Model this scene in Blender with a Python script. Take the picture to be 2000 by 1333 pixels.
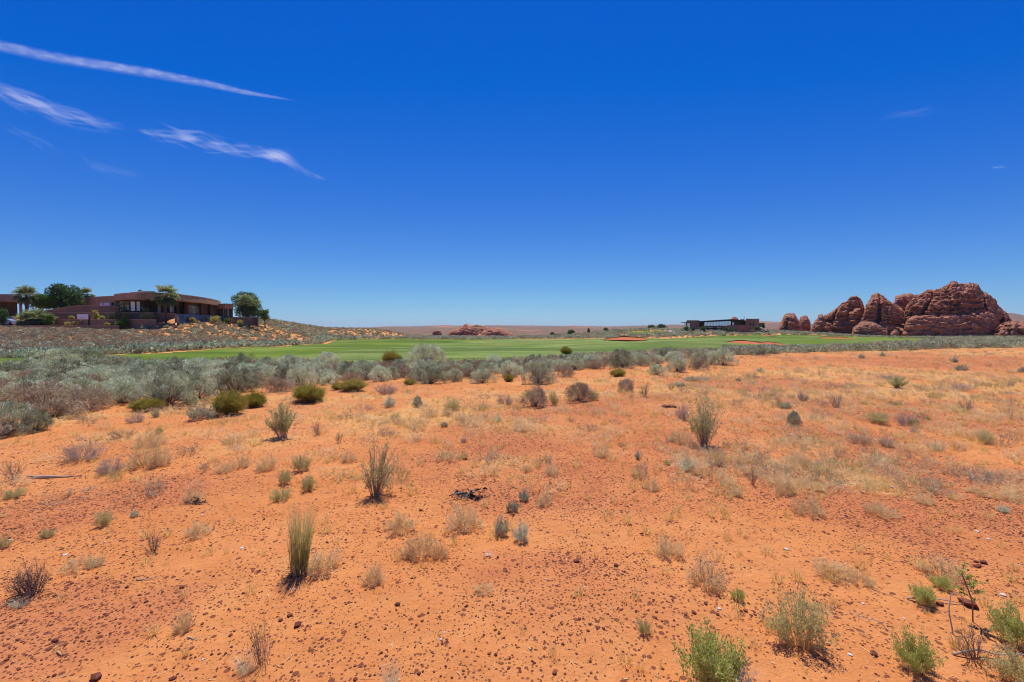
import bpy, math, random
import numpy as np
from mathutils import noise as mnoise, Vector

S = bpy.context.scene
for o in list(bpy.data.objects):
    bpy.data.objects.remove(o)
COL = S.collection

# ------------------------------------------------------------------ camera
CAM_Z = 1.7
PITCH = math.atan(28.5 / 888.9)
cd = bpy.data.cameras.new("camera")
cd.lens = 16.0
cd.sensor_width = 36.0
cd.clip_start = 0.05
cd.clip_end = 60000
cam = bpy.data.objects.new("camera", cd)
cam.location = (0, 0, CAM_Z)
cam.rotation_euler = (math.pi / 2 - PITCH, 0, 0)
COL.objects.link(cam)
S.camera = cam

# ------------------------------------------------------------------ world
SUN_EL = math.radians(67)
W = bpy.data.worlds.new("World")
S.world = W
W.use_nodes = True
wn, wl = W.node_tree.nodes, W.node_tree.links
wn.clear()
sky = wn.new('ShaderNodeTexSky')
sky.sky_type = 'NISHITA'
sky.sun_disc = False
sky.sun_elevation = SUN_EL
sky.sun_rotation = 0.0
sky.altitude = 900
sky.air_density = 1.0
sky.dust_density = 0.15
sky.ozone_density = 4.0
# polarised, deep blue air: a curve on each channel of the sky's light
sp = wn.new('ShaderNodeSeparateColor'); cb = wn.new('ShaderNodeCombineColor')
wl.new(sky.outputs[0], sp.inputs[0])
for ch, (k_, p_, o_) in enumerate(((.56, 1.0, -.83), (.345, 1.34, 0.), (2.82, .50, 0.))):
    pw = wn.new('ShaderNodeMath'); pw.operation = 'POWER'; pw.inputs[1].default_value = p_
    ml = wn.new('ShaderNodeMath'); ml.operation = 'MULTIPLY'; ml.inputs[1].default_value = k_
    wl.new(sp.outputs[ch], pw.inputs[0]); wl.new(pw.outputs[0], ml.inputs[0]); ad = wn.new('ShaderNodeMath'); ad.operation = 'ADD'; ad.inputs[1].default_value = o_
    mx_ = wn.new('ShaderNodeMath'); mx_.operation = 'MAXIMUM'; mx_.inputs[1].default_value = .012
    wl.new(ml.outputs[0], ad.inputs[0]); wl.new(ad.outputs[0], mx_.inputs[0]); wl.new(mx_.outputs[0], cb.inputs[ch])
bg = wn.new('ShaderNodeBackground')
bg.inputs['Strength'].default_value = 0.10
wo = wn.new('ShaderNodeOutputWorld')
wl.new(cb.outputs[0], bg.inputs['Color'])
wl.new(bg.outputs[0], wo.inputs['Surface'])

# ------------------------------------------------------------------ sun
ld = bpy.data.lights.new("sun", 'SUN')
ld.energy = 5.0
ld.angle = math.radians(0.53)
ld.color = (1.0, 0.95, 0.87)
sun = bpy.data.objects.new("sun", ld)
sun.rotation_euler = (-(math.pi / 2 - SUN_EL), 0, 0)
COL.objects.link(sun)

S.view_settings.view_transform = 'Standard'
S.view_settings.look = 'None'
S.view_settings.exposure = 0.0
S.view_settings.gamma = 1.0
S.view_settings.use_curve_mapping = False
S.render.engine = 'CYCLES'
S.render.resolution_x = 1024
S.render.resolution_y = 682
S.cycles.filter_width = 1.1
S.cycles.max_bounces = 6
S.cycles.transparent_max_bounces = 32
S.cycles.volume_bounces = 0

# ------------------------------------------------------------------ numpy noise
def _hash(*c):
    h = np.zeros_like(c[0], dtype=np.uint64)
    for k, v in zip((374761393, 668265263, 2147483647, 1274126177), c):
        h = (h ^ (v.astype(np.int64).astype(np.uint64) * np.uint64(k))) * np.uint64(0x9E3779B97F4A7C15)
        h ^= h >> np.uint64(29)
    h = h * np.uint64(0xBF58476D1CE4E5B9)
    h ^= h >> np.uint64(32)
    return (h & np.uint64(0xFFFFFF)).astype(np.float64) / 0xFFFFFF

def vn2(x, y, seed=0):
    x = np.asarray(x, float); y = np.asarray(y, float)
    xi, yi = np.floor(x), np.floor(y)
    fx, fy = x - xi, y - yi
    fx = fx * fx * fx * (fx * (fx * 6 - 15) + 10); fy = fy * fy * fy * (fy * (fy * 6 - 15) + 10)
    s = np.full_like(xi, seed)
    a = _hash(xi, yi, s); b = _hash(xi + 1, yi, s); c = _hash(xi, yi + 1, s); d = _hash(xi + 1, yi + 1, s)
    return (a * (1 - fx) + b * fx) * (1 - fy) + (c * (1 - fx) + d * fx) * fy

def fbm2(x, y, oct=4, seed=0):
    v, a, t = 0, 1.0, 0
    for i in range(oct):
        v = v + a * vn2(x * 2 ** i + 17.3 * i, y * 2 ** i - 9.1 * i, seed + i); t += a; a *= .5
    return v / t

def vn3(x, y, z, seed=0):
    xi, yi, zi = np.floor(x), np.floor(y), np.floor(z)
    f = [x - xi, y - yi, z - zi]
    f = [g * g * (3 - 2 * g) for g in f]
    s = np.full_like(xi, seed)
    r = 0
    for i in (0, 1):
        for j in (0, 1):
            for k in (0, 1):
                w = (f[0] if i else 1 - f[0]) * (f[1] if j else 1 - f[1]) * (f[2] if k else 1 - f[2])
                r = r + w * _hash(xi + i, yi + j, zi + k, s)
    return r

def fbm3(x, y, z, oct=4, seed=0):
    v, a, t = 0, 1.0, 0
    for i in range(oct):
        v = v + a * vn3(x * 2 ** i + 7.3 * i, y * 2 ** i - 3.1 * i, z * 2 ** i + 1.7 * i, seed + i); t += a; a *= .5
    return v / t

def sst(a, b, x):
    t = np.clip((np.asarray(x, float) - a) / (b - a), 0, 1)
    return t * t * (3 - 2 * t)

# ------------------------------------------------------------------ terrain
YSX = [-60, -12, -6, -2, 1, 4, 8, 12, 20, 45, 100, 200]
YSY = [10, 9.5, 11, 13, 15, 18, 22, 26, 30, 36, 44, 50]
DD = [0, 12, 25, 45, 75, 110, 160, 240, 600, 1200, 9000]
DZ = [0, -.62, -1.35, -1.8, -2.2, -2.75, -3.5, -4.6, -8.5, -9.5, -9.5]
FOOT_Y = [0, 30, 46, 62, 95, 180, 210, 245, 310, 600]
FOOT_X = [-75, -60, -51, -47, -48, -62, -62, -46, -60, -140]
RPX = [-3000, 600, 720, 800, 870, 1000, 1200, 1300, 1350, 1460, 1485, 1515, 1600, 1900, 1955, 1975, 2000, 2200, 4000]
RRO = [640, 640, 640, 637.5, 635, 636, 638, 634.5, 634, 633, 629, 630, 635, 630, 613, 613, 617, 620, 625]

def terrain(X, Y):
    X = np.asarray(X, float); Y = np.asarray(Y, float)
    Ys = np.interp(X, YSX, YSY)
    z = np.interp(Y - Ys, DD, DZ)
    # hill that carries the left house
    d = np.interp(Y, FOOT_Y, FOOT_X) - X
    f = sst(0, 34, d)
    g = 0.10 * sst(40, 60, Y) + 0.90 * sst(62, 128, Y)
    z = z + 7.0 * f * g * (1 - .35 * sst(170, 230, Y)) * (1 - sst(270, 400, Y)) * (1 - .25 * sst(60, 130, d))
    z = z + .5 * sst(2, 12, d) * sst(30, 60, Y)
    # terraces behind the garden walls of the house
    tt = X / np.maximum(Y, 1.)
    A = sst(-.70, -.77, tt) * (Y > 40) * (Y < 330)
    zt = 1.9 + 1.0 * sst(102.6, 104.4, Y) + 1.5 * sst(106.4, 108.2, Y) + .35 * sst(109.5, 111, Y)
    zl = 1.9 + 2.4 * sst(110, 119, Y)
    zt = np.where(tt < -1.02, zl, zt)
    zt = np.where(Y < 99, np.minimum(z, 1.25), 1.25 + (zt - 1.25) * sst(99, 100.6, Y))
    zt = zt * (1 - sst(170, 300, Y)) + z * sst(170, 300, Y)
    z = z * (1 - A) + zt * A
    # mound of the clubhouse
    q = np.sqrt(((X - 108) / 100) ** 2 + ((Y - 262) / 88) ** 2)
    z = z + 3.5 * (1 - sst(.25, 1, q))
    q = np.sqrt(((X - 66) / 45) ** 2 + ((Y - 235) / 50) ** 2)
    z = z + 1.3 * (1 - sst(.1, 1, q))
    # relief
    r = np.hypot(X, Y)
    z = z + (fbm2(X / 3.1, Y / 3.1, 3, 5) - .5) * .16 * sst(1.5, 6, r) * (1 - sst(200, 500, r))
    z = z + (fbm2(X / .55, Y / .55, 3, 9) - .5) * .05 * (1 - sst(14, 30, r))
    z = z + (fbm2(X / 18, Y / 18, 2, 15) - .5) * .7 * sst(30, 90, r) * (1 - sst(100, 400, r) * .3)
    z = z + (fbm2(X / 30, Y / 24, 2, 19) - .5) * 1.5 * sst(50, 75, Y) * (1 - sst(150, 185, Y)) * (r < 230)
    z = z + (fbm2(X / 110, Y / 110, 3, 25) - .5) * 3.0 * sst(250, 700, r)
    # far ridge
    s = sst(900, 3300, r)
    t = X / np.maximum(Y, .35 * r + 1e-6)
    row = np.interp(1000 + 888.9 * t, RPX, RRO) + (fbm2(t * 14, t * 0, 4, 31) - .5) * 3.5
    zr = CAM_Z + (638 - row) / 888.9 * np.maximum(Y, .35 * r) * 3300 / np.maximum(r, 1)
    z = z * (1 - s) + zr * s
    z = z - sst(3400, 6500, r) * 120
    return z

def T(x, y):
    return float(terrain(np.array([x]), np.array([y]))[0])

CP, SP = math.cos(PITCH), math.sin(PITCH)
def ray(px, row):
    """direction of an image point, scaled so that its Y component is 1"""
    a = (px - 1000) / 888.9; b = (row - 666.5) / 888.9
    dy = CP - b * SP; dz = -SP - b * CP
    return a / dy, dz / dy

def at(px, row, D):
    a, c = ray(px, row)
    return Vector((a * D, D, CAM_Z + c * D))

def ground_at(px, row, dmax=400):
    a, c = ray(px, row)
    Ds = np.exp(np.linspace(math.log(1.2), math.log(dmax), 700))
    h = CAM_Z + c * Ds - terrain(a * Ds, Ds)
    k = np.where(h < 0)[0]
    if len(k) == 0: return None
    k = k[0]
    if k == 0: D = Ds[0]
    else: D = Ds[k - 1] + (Ds[k] - Ds[k - 1]) * h[k - 1] / (h[k - 1] - h[k])
    return float(a * D), float(D)

# ------------------------------------------------------------------ bookkeeping
def tag(o, label=None, cat=None, group=None, kind=None):
    if label: o['label'] = label
    if cat: o['category'] = cat
    if group: o['group'] = group
    if kind: o['kind'] = kind
    return o

def empty(name, loc=(0, 0, 0), rz=0, sc=1):
    o = bpy.data.objects.new(name, None)
    COL.objects.link(o)
    o.location = loc; o.rotation_euler = (0, 0, rz)
    o.scale = (sc, sc, sc) if not hasattr(sc, '__len__') else sc
    o.empty_display_size = .2
    return o

def link(name, me, parent=None, loc=None):
    o = bpy.data.objects.new(name, me)
    COL.objects.link(o)
    if parent is not None: o.parent = parent
    if loc is not None: o.location = loc
    return o

# ------------------------------------------------------------------ geometry container
class Geo:
    def __init__(s):
        s.V, s.F, s.T, s.M, s.n = [], [], [], [], 0
    def add(s, v, f, tint=.5, mat=0):
        v = np.asarray(v, float).reshape(-1, 3); f = np.asarray(f, int).reshape(-1, 3)
        s.V.append(v); s.F.append(f + s.n)
        t = np.broadcast_to(np.asarray(tint, float), (len(v),)) if np.ndim(tint) == 0 else np.asarray(tint, float)
        s.T.append(t); s.M.append(np.full(len(f), mat)); s.n += len(v)
        return s
    def arrays(s):
        return np.concatenate(s.V), np.concatenate(s.F), np.concatenate(s.T), np.concatenate(s.M)
    def merge(s, o, mat=None):
        v, f, t, m = o.arrays()
        s.V.append(v); s.F.append(f + s.n); s.T.append(t); s.M.append(m if mat is None else np.full(len(f), mat)); s.n += len(v)
        return s
    def mesh(s, name, mats, smooth=False):
        v, f, t, m = s.arrays()
        me = bpy.data.meshes.new(name)
        me.vertices.add(len(v)); me.vertices.foreach_set('co', v.astype(np.float32).ravel())
        me.loops.add(len(f) * 3); me.loops.foreach_set('vertex_index', f.astype(np.int32).ravel())
        me.polygons.add(len(f))
        me.polygons.foreach_set('loop_start', np.arange(0, len(f) * 3, 3, dtype=np.int32))
        me.polygons.foreach_set('loop_total', np.full(len(f), 3, dtype=np.int32))
        for k in (mats if isinstance(mats, (list, tuple)) else [mats]): me.materials.append(k)
        me.polygons.foreach_set('material_index', m.astype(np.int32))
        me.polygons.foreach_set('use_smooth', np.full(len(f), bool(smooth)))
        a = me.attributes.new('tint', 'FLOAT', 'POINT')
        a.data.foreach_set('value', t.astype(np.float32))
        me.update(calc_edges=True)
        return me

def norm(a):
    return a / np.maximum(np.linalg.norm(a, axis=-1, keepdims=True), 1e-9)

def tubes(g, P0, P1, r0, r1, tint=.5, mat=0, k=3):
    P0 = np.asarray(P0, float).reshape(-1, 3); P1 = np.asarray(P1, float).reshape(-1, 3)
    n = len(P0)
    r0 = np.broadcast_to(r0, (n,)); r1 = np.broadcast_to(r1, (n,))
    d = norm(P1 - P0)
    ref = np.where(np.abs(d[:, 2:3]) > .9, np.array([[1., 0, 0]]), np.array([[0, 0, 1.]]))
    u = norm(np.cross(d, ref)); w = np.cross(d, u)
    V = np.zeros((n, 2 * k, 3))
    for i in range(k):
        a = 2 * math.pi * i / k
        o = u * math.cos(a) + w * math.sin(a)
        V[:, i] = P0 + o * r0[:, None]; V[:, k + i] = P1 + o * r1[:, None]
    fs = []
    for i in range(k):
        j = (i + 1) % k
        fs += [(i, k + i, k + j), (i, k + j, j)]
    F = (np.array(fs)[None] + (np.arange(n) * 2 * k)[:, None, None]).reshape(-1, 3)
    t = np.repeat(np.broadcast_to(tint, (n,)), 2 * k)
    g.add(V.reshape(-1, 3), F, t, mat)

def leaves(g, rng, P, D, L, Wd, tint=.5, mat=0, flat=None):
    """pointed, slightly folded leaf from each P along D"""
    P = np.asarray(P, float).reshape(-1, 3); n = len(P)
    D = norm(np.asarray(D, float).reshape(-1, 3))
    L = np.broadcast_to(L, (n,))[:, None]; Wd = np.broadcast_to(Wd, (n,))[:, None]
    rv = rng.normal(size=(n, 3)) if flat is None else np.broadcast_to(flat, (n, 3)) + rng.normal(size=(n, 3)) * .35
    s = norm(np.cross(D, rv)); up = np.cross(s, D)
    mid = P + D * L * .5 + up * L * .06
    V = np.stack([P, mid + s * Wd * .5, P + D * L, mid - s * Wd * .5], 1)
    F = (np.array([(0, 1, 2), (0, 2, 3)])[None] + (np.arange(n) * 4)[:, None, None]).reshape(-1, 3)
    g.add(V.reshape(-1, 3), F, np.repeat(np.broadcast_to(tint, (n,)), 4), mat)

def stamp(g, src, pos, rz, sc, dt=0., mat=None, hs=None):
    """copies of the arrays of src at pos, turned by rz and scaled by sc"""
    v, f, t, m = src
    n = len(pos)
    c, s = np.cos(rz)[:, None], np.sin(rz)[:, None]
    sc = np.broadcast_to(sc, (n,))[:, None]
    hz = sc if hs is None else np.broadcast_to(hs, (n,))[:, None]
    x = (v[None, :, 0] * c - v[None, :, 1] * s) * sc + pos[:, 0:1]
    y = (v[None, :, 0] * s + v[None, :, 1] * c) * sc + pos[:, 1:2]
    z = v[None, :, 2] * hz + pos[:, 2:3]
    V = np.stack([x, y, z], -1).reshape(-1, 3)
    F = (f[None] + (np.arange(n) * len(v))[:, None, None]).reshape(-1, 3)
    Tt = (t[None] + np.broadcast_to(dt, (n,))[:, None]).ravel()
    g.V.append(V); g.F.append(F + g.n); g.T.append(Tt)
    g.M.append(np.tile(m, n) if mat is None else np.full(len(F), mat)); g.n += len(V)

# ------------------------------------------------------------------ materials
class NT:
    def __init__(s, name):
        s.m = bpy.data.materials.new(name); s.m.use_nodes = True
        s.t = s.m.node_tree; s.t.nodes.clear()
        s.out = s.t.nodes.new('ShaderNodeOutputMaterial')
    def n(s, typ, **kw):
        nd = s.t.nodes.new('ShaderNode' + typ)
        for k, v in kw.items():
            if k.startswith('_'): setattr(nd, k[1:], v)
            else:
                key = k.replace('__', ' ')
                s.set(nd, key, v)
        return nd
    def set(s, nd, key, v):
        inp = nd.inputs[int(key[1:])] if key[0] == 'i' and key[1:].isdigit() else nd.inputs[key]
        if hasattr(v, 'is_linked') and hasattr(v, 'node'): s.t.links.new(v, inp)
        else:
            if hasattr(inp.default_value, '__len__') and len(v) == 3 and len(inp.default_value) == 4: v = (*v, 1)
            inp.default_value = v
    def noise(s, scale, detail=4, rough=.55, vec=None, dist=0):
        nd = s.n('TexNoise', Scale=scale, Detail=detail, Roughness=rough, Distortion=dist)
        if vec is not None: s.t.links.new(vec, nd.inputs['Vector'])
        return nd.outputs['Fac']
    def ramp(s, fac, stops, interp='LINEAR'):
        nd = s.t.nodes.new('ShaderNodeValToRGB'); s.t.links.new(fac, nd.inputs[0])
        cr = nd.color_ramp; cr.interpolation = interp
        while len(cr.elements) < len(stops): cr.elements.new(.5)
        for e, (p, c) in zip(cr.elements, stops):
            e.position = p; e.color = (*c, 1) if hasattr(c, '__len__') else (c, c, c, 1)
        return nd.outputs[0]
    def mix(s, f, a, b, mode='MIX'):
        nd = s.t.nodes.new('ShaderNodeMix'); nd.data_type = 'RGBA'; nd.blend_type = mode
        for k, v in ((0, f), (6, a), (7, b)):
            if hasattr(v, 'node'): s.t.links.new(v, nd.inputs[k])
            else: nd.inputs[k].default_value = v if not hasattr(v, '__len__') else (*v[:3], 1)
        return nd.outputs[2]
    def math(s, op, a, b=0.):
        nd = s.t.nodes.new('ShaderNodeMath'); nd.operation = op
        for k, v in ((0, a), (1, b)):
            if hasattr(v, 'node'): s.t.links.new(v, nd.inputs[k])
            else: nd.inputs[k].default_value = v
        return nd.outputs[0]
    def attr(s, name='tint'):
        return s.n('Attribute', _attribute_name=name).outputs['Fac']
    def bump(s, h, strength=.5, dist=.01):
        nd = s.n('Bump', Strength=strength, Distance=dist, Height=h)
        return nd.outputs[0]
    def done(s, col, rough=.85, normal=None, spec=.25, metal=0., **kw):
        p = s.n('BsdfPrincipled', Base__Color=col, Roughness=rough, Metallic=metal)
        p.inputs['Specular IOR Level'].default_value = spec
        if normal is not None: s.t.links.new(normal, p.inputs['Normal'])
        for k, v in kw.items(): s.set(p, k.replace('__', ' '), v)
        s.t.links.new(p.outputs[0], s.out.inputs[0])
        return s.m

def leaf_mat(name, c0, c1, c2, trans=.25, rnd=.25, rough=.7):
    n = NT(name)
    t = n.attr()
    ri = n.n('ObjectInfo').outputs['Random']
    t2 = n.math('ADD', t, n.math('MULTIPLY', n.math('SUBTRACT', ri, .5), rnd))
    c = n.ramp(t2, [(0., c0), (.5, c1), (1., c2)])
    p = n.n('BsdfPrincipled', Base__Color=c, Roughness=rough)
    p.inputs['Specular IOR Level'].default_value = .2
    tr = n.n('BsdfTranslucent', Color=c)
    mx = n.n('MixShader', Fac=trans)
    n.t.links.new(p.outputs[0], mx.inputs[1]); n.t.links.new(tr.outputs[0], mx.inputs[2])
    n.t.links.new(mx.outputs[0], n.out.inputs[0])
    return n.m

def plain_mat(name, c, rough=.8, var=.15, scale=3., bump=0., spec=.25, metal=0.):
    n = NT(name)
    tc = n.n('TexCoord').outputs['Object']
    f = n.noise(scale, 4, .6, tc)
    c = np.array(c)
    col = n.ramp(f, [(.3, tuple(c * (1 - var))), (.7, tuple(np.minimum(c * (1 + var), 1)))])
    nm = n.bump(n.noise(scale * 8, 3, .6, tc), .4, bump) if bump else None
    return n.done(col, rough, nm, spec, metal)

M = {}
M['sage'] = leaf_mat('sage_leaf', (.22, .22, .115), (.56, .60, .36), (.86, .93, .64), .22, .6)
M['sagewood'] = plain_mat('sage_wood', (.17, .13, .11), .9, .3, 20)
M['brown'] = leaf_mat('dry_brush_leaf', (.27, .20, .115), (.47, .37, .225), (.68, .57, .39), .3, .4)
M['dead'] = leaf_mat('dead_twig', (.34, .25, .18), (.58, .46, .35), (.80, .70, .58), .35, .25)
M['tan'] = leaf_mat('tan_twig', (.48, .33, .13), (.86, .65, .33), (.97, .85, .52), .45, .25)
M['olive'] = leaf_mat('olive_stem', (.28, .24, .03), (.45, .40, .07), (.64, .52, .20), .4, .35)
M['grass'] = leaf_mat('straw_blade', (.60, .38, .08), (.82, .58, .18), (.92, .75, .36), .5, .2)
M['bunch'] = leaf_mat('bunch_blade', (.34, .33, .08), (.56, .50, .18), (.85, .74, .45), .5, .1)
M['leafy'] = leaf_mat('saltbush_leaf', (.30, .31, .11), (.56, .54, .22), (.84, .74, .38), .45, .15)
M['stem'] = leaf_mat('saltbush_stem', (.26, .14, .09), (.46, .31, .20), (.74, .62, .44), .2, .15)
M['green'] = leaf_mat('weed_leaf', (.24, .30, .05), (.48, .55, .12), (.80, .76, .34), .45, .15)
M['twig'] = leaf_mat('dark_twig', (.15, .10, .075), (.27, .195, .145), (.48, .38, .29), .1, .2)
M['stone'] = leaf_mat('red_stone', (.075, .020, .010), (.16, .044, .022), (.34, .11, .05), 0, .35)
M['tree'] = leaf_mat('tree_leaf', (.04, .085, .02), (.08, .15, .035), (.15, .23, .07), .35, .2)
M['tree_bright'] = leaf_mat('bright_tree_leaf', (.06, .12, .012), (.12, .21, .025), (.22, .32, .06), .3, .2)
M['palm'] = leaf_mat('palm_leaf', (.08, .12, .035), (.18, .24, .07), (.42, .46, .20), .35, .2)
M['bark'] = plain_mat('bark', (.13, .08, .055), .95, .3, 8)

# ================================================================== GROUND
def inpoly(X, Y, poly):
    X = np.asarray(X, float); Y = np.asarray(Y, float)
    r = np.zeros(X.shape, bool)
    n = len(poly)
    for i in range(n):
        x1, y1 = poly[i]; x2, y2 = poly[(i + 1) % n]
        c = ((y1 > Y) != (y2 > Y)) & (X < (x2 - x1) * (Y - y1) / (y2 - y1 + 1e-12) + x1)
        r ^= c
    return r

def gpx(pts, dmax=400):
    return [ground_at(a, b, dmax) for a, b in pts]

FAIR = [(-75, 31), (-48, 32.5), (-30, 34), (-18, 36), (-5, 39), (3, 43), (12, 48), (27, 56), (45, 68), (72, 98), (100, 112),
        (126, 138), (160, 172), (176, 200), (150, 208), (120, 204), (104, 201), (88, 199), (74, 190), (60, 178), (30, 182), (5, 190), (-22, 196), (-50, 208), (-67, 203),
        (-62, 178), (-52, 130), (-47, 95), (-45, 62), (-50, 47.5), (-75, 44)]
GREENPATCH = [[(86, 224), (104, 222), (122, 224), (124, 231), (104, 232), (88, 231)],
              [(56, 215), (74, 213), (80, 222), (66, 228), (54, 224)]]

SIDE = math.radians(62)
AZ = np.concatenate([np.linspace(-math.pi, -SIDE, 60, endpoint=False), np.linspace(-SIDE, SIDE, 940), np.linspace(SIDE, math.pi, 61)[1:-1]])
RR = np.concatenate([[0.02], np.exp(np.linspace(math.log(.4), math.log(4700), 470))])
A2, R2 = np.meshgrid(AZ, RR)
GX, GY = R2 * np.sin(A2), R2 * np.cos(A2)
GZ = terrain(GX, GY)
NR, NA = GX.shape
idx = np.arange(NR * NA).reshape(NR, NA)
q = np.stack([idx[:-1, :], np.roll(idx, -1, 1)[:-1, :], np.roll(idx, -1, 1)[1:, :], idx[1:, :]], -1).reshape(-1, 4)
q = q[:, ::-1]
verts = np.stack([GX, GY, GZ], -1).reshape(-1, 3)

def quad_mesh(name, v, q, attrs, mat, smooth=True):
    me = bpy.data.meshes.new(name)
    me.vertices.add(len(v)); me.vertices.foreach_set('co', v.astype(np.float32).ravel())
    me.loops.add(len(q) * 4); me.loops.foreach_set('vertex_index', q.astype(np.int32).ravel())
    me.polygons.add(len(q))
    me.polygons.foreach_set('loop_start', np.arange(0, len(q) * 4, 4, dtype=np.int32))
    me.polygons.foreach_set('loop_total', np.full(len(q), 4, dtype=np.int32))
    me.polygons.foreach_set('use_smooth', np.full(len(q), smooth))
    for k, a in attrs.items():
        at_ = me.attributes.new(k, 'FLOAT', 'POINT'); at_.data.foreach_set('value', a.astype(np.float32))
    me.materials.append(mat)
    me.update(calc_edges=True)
    return me

def sub_sheet(name, poly, off, mat, attrs=None):
    cx = verts[q].mean(1)
    k = inpoly(cx[:, 0], cx[:, 1], poly)
    qq = q[k]
    u, inv = np.unique(qq, return_inverse=True)
    v = verts[u].copy(); v[:, 2] += off
    at_ = {a: f(v[:, 0], v[:, 1]) for a, f in (attrs or {}).items()}
    return link(name, quad_mesh(name, v, inv.reshape(-1, 4), at_, mat))

# where the red gravel lies (pixels of the photograph turned into ground points)
GRAV_BLOBS = [(1130, 880, 3.0, 2.4), (1060, 940, 1.5, 1.0), (1230, 820, 3.2, 2.4), (200, 985, 1.7, .55), (60, 1010, 1.3, .8), (380, 960, 1.2, .4), (60, 1200, .5, .4),
              (1800, 1000, 2.1, 1.1), (1950, 960, 2.5, 1.5), (1650, 800, 2.8, 1.6), (1600, 850, 1.5, 1.0), (1350, 780, 2.4, 1.8),
              (1480, 750, 3.0, 2.5), (1850, 712, 9, 4.0), (1960, 700, 9, 4), (1980, 820, 3.5, 2), (1100, 1150, .9, .55), (150, 1240, .7, .35)]
gb = [(ground_at(a, b), c, d) for a, b, c, d in GRAV_BLOBS]

def gravel_f(X, Y):
    g = np.zeros_like(X)
    for (cx, cy), a, b in gb:
        # blobs run along the view direction
        L = math.hypot(cx, cy); ux, uy = cx / L, cy / L
        dx, dy = X - cx, Y - cy
        u = dx * ux + dy * uy; v = -dx * uy + dy * ux
        g = np.maximum(g, 1 - sst(.35, 1.15, np.sqrt((u / b) ** 2 + (v / a) ** 2)))
    n = fbm2(X / 1.3, Y / 1.3, 4, 77)
    return np.clip(g * (.45 + 1.1 * sst(.35, .6, n)), 0, 1)

STRAW_BLOBS = [(120, 810, 3, 1.2), (560, 790, 2.6, 1.6), (700, 790, 3, 2), (900, 820, 3, 1.8), (1250, 760, 4.5, 3), (1750, 790, 5, 3), (1880, 760, 6, 4), (1600, 730, 8, 4),
               (350, 860, 2, 1), (1010, 900, .7, .4), (1400, 900, .9, .8), (1640, 940, 1.2, .8), (1800, 880, 2, 1.2), (1900, 690, 14, 4), (1080, 770, 3, 1.5)]
sb = [(ground_at(a, b), c, d) for a, b, c, d in STRAW_BLOBS]

def straw_f(X, Y):
    g = np.zeros_like(X)
    for (cx, cy), a, b in sb:
        g = np.maximum(g, 1 - sst(.3, 1.2, np.hypot((X - cx) / a, (Y - cy) / b)))
    n = fbm2(X / .9, Y / .9, 4, 177)
    r = np.hypot(X, Y)
    far = sst(30, 60, r) * .95
    hill = sst(2, 10, np.interp(Y, FOOT_Y, FOOT_X) - X) * sst(30, 50, Y) * .35
    return np.clip(np.maximum(np.maximum(g, far) * sst(.38, .62, n) * 1.1, hill), 0, 1)

def far_f(X, Y):
    r = np.hypot(X, Y)
    return sst(230, 420, r + (fbm2(X / 40, Y / 40, 2, 3) - .5) * 120)

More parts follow.
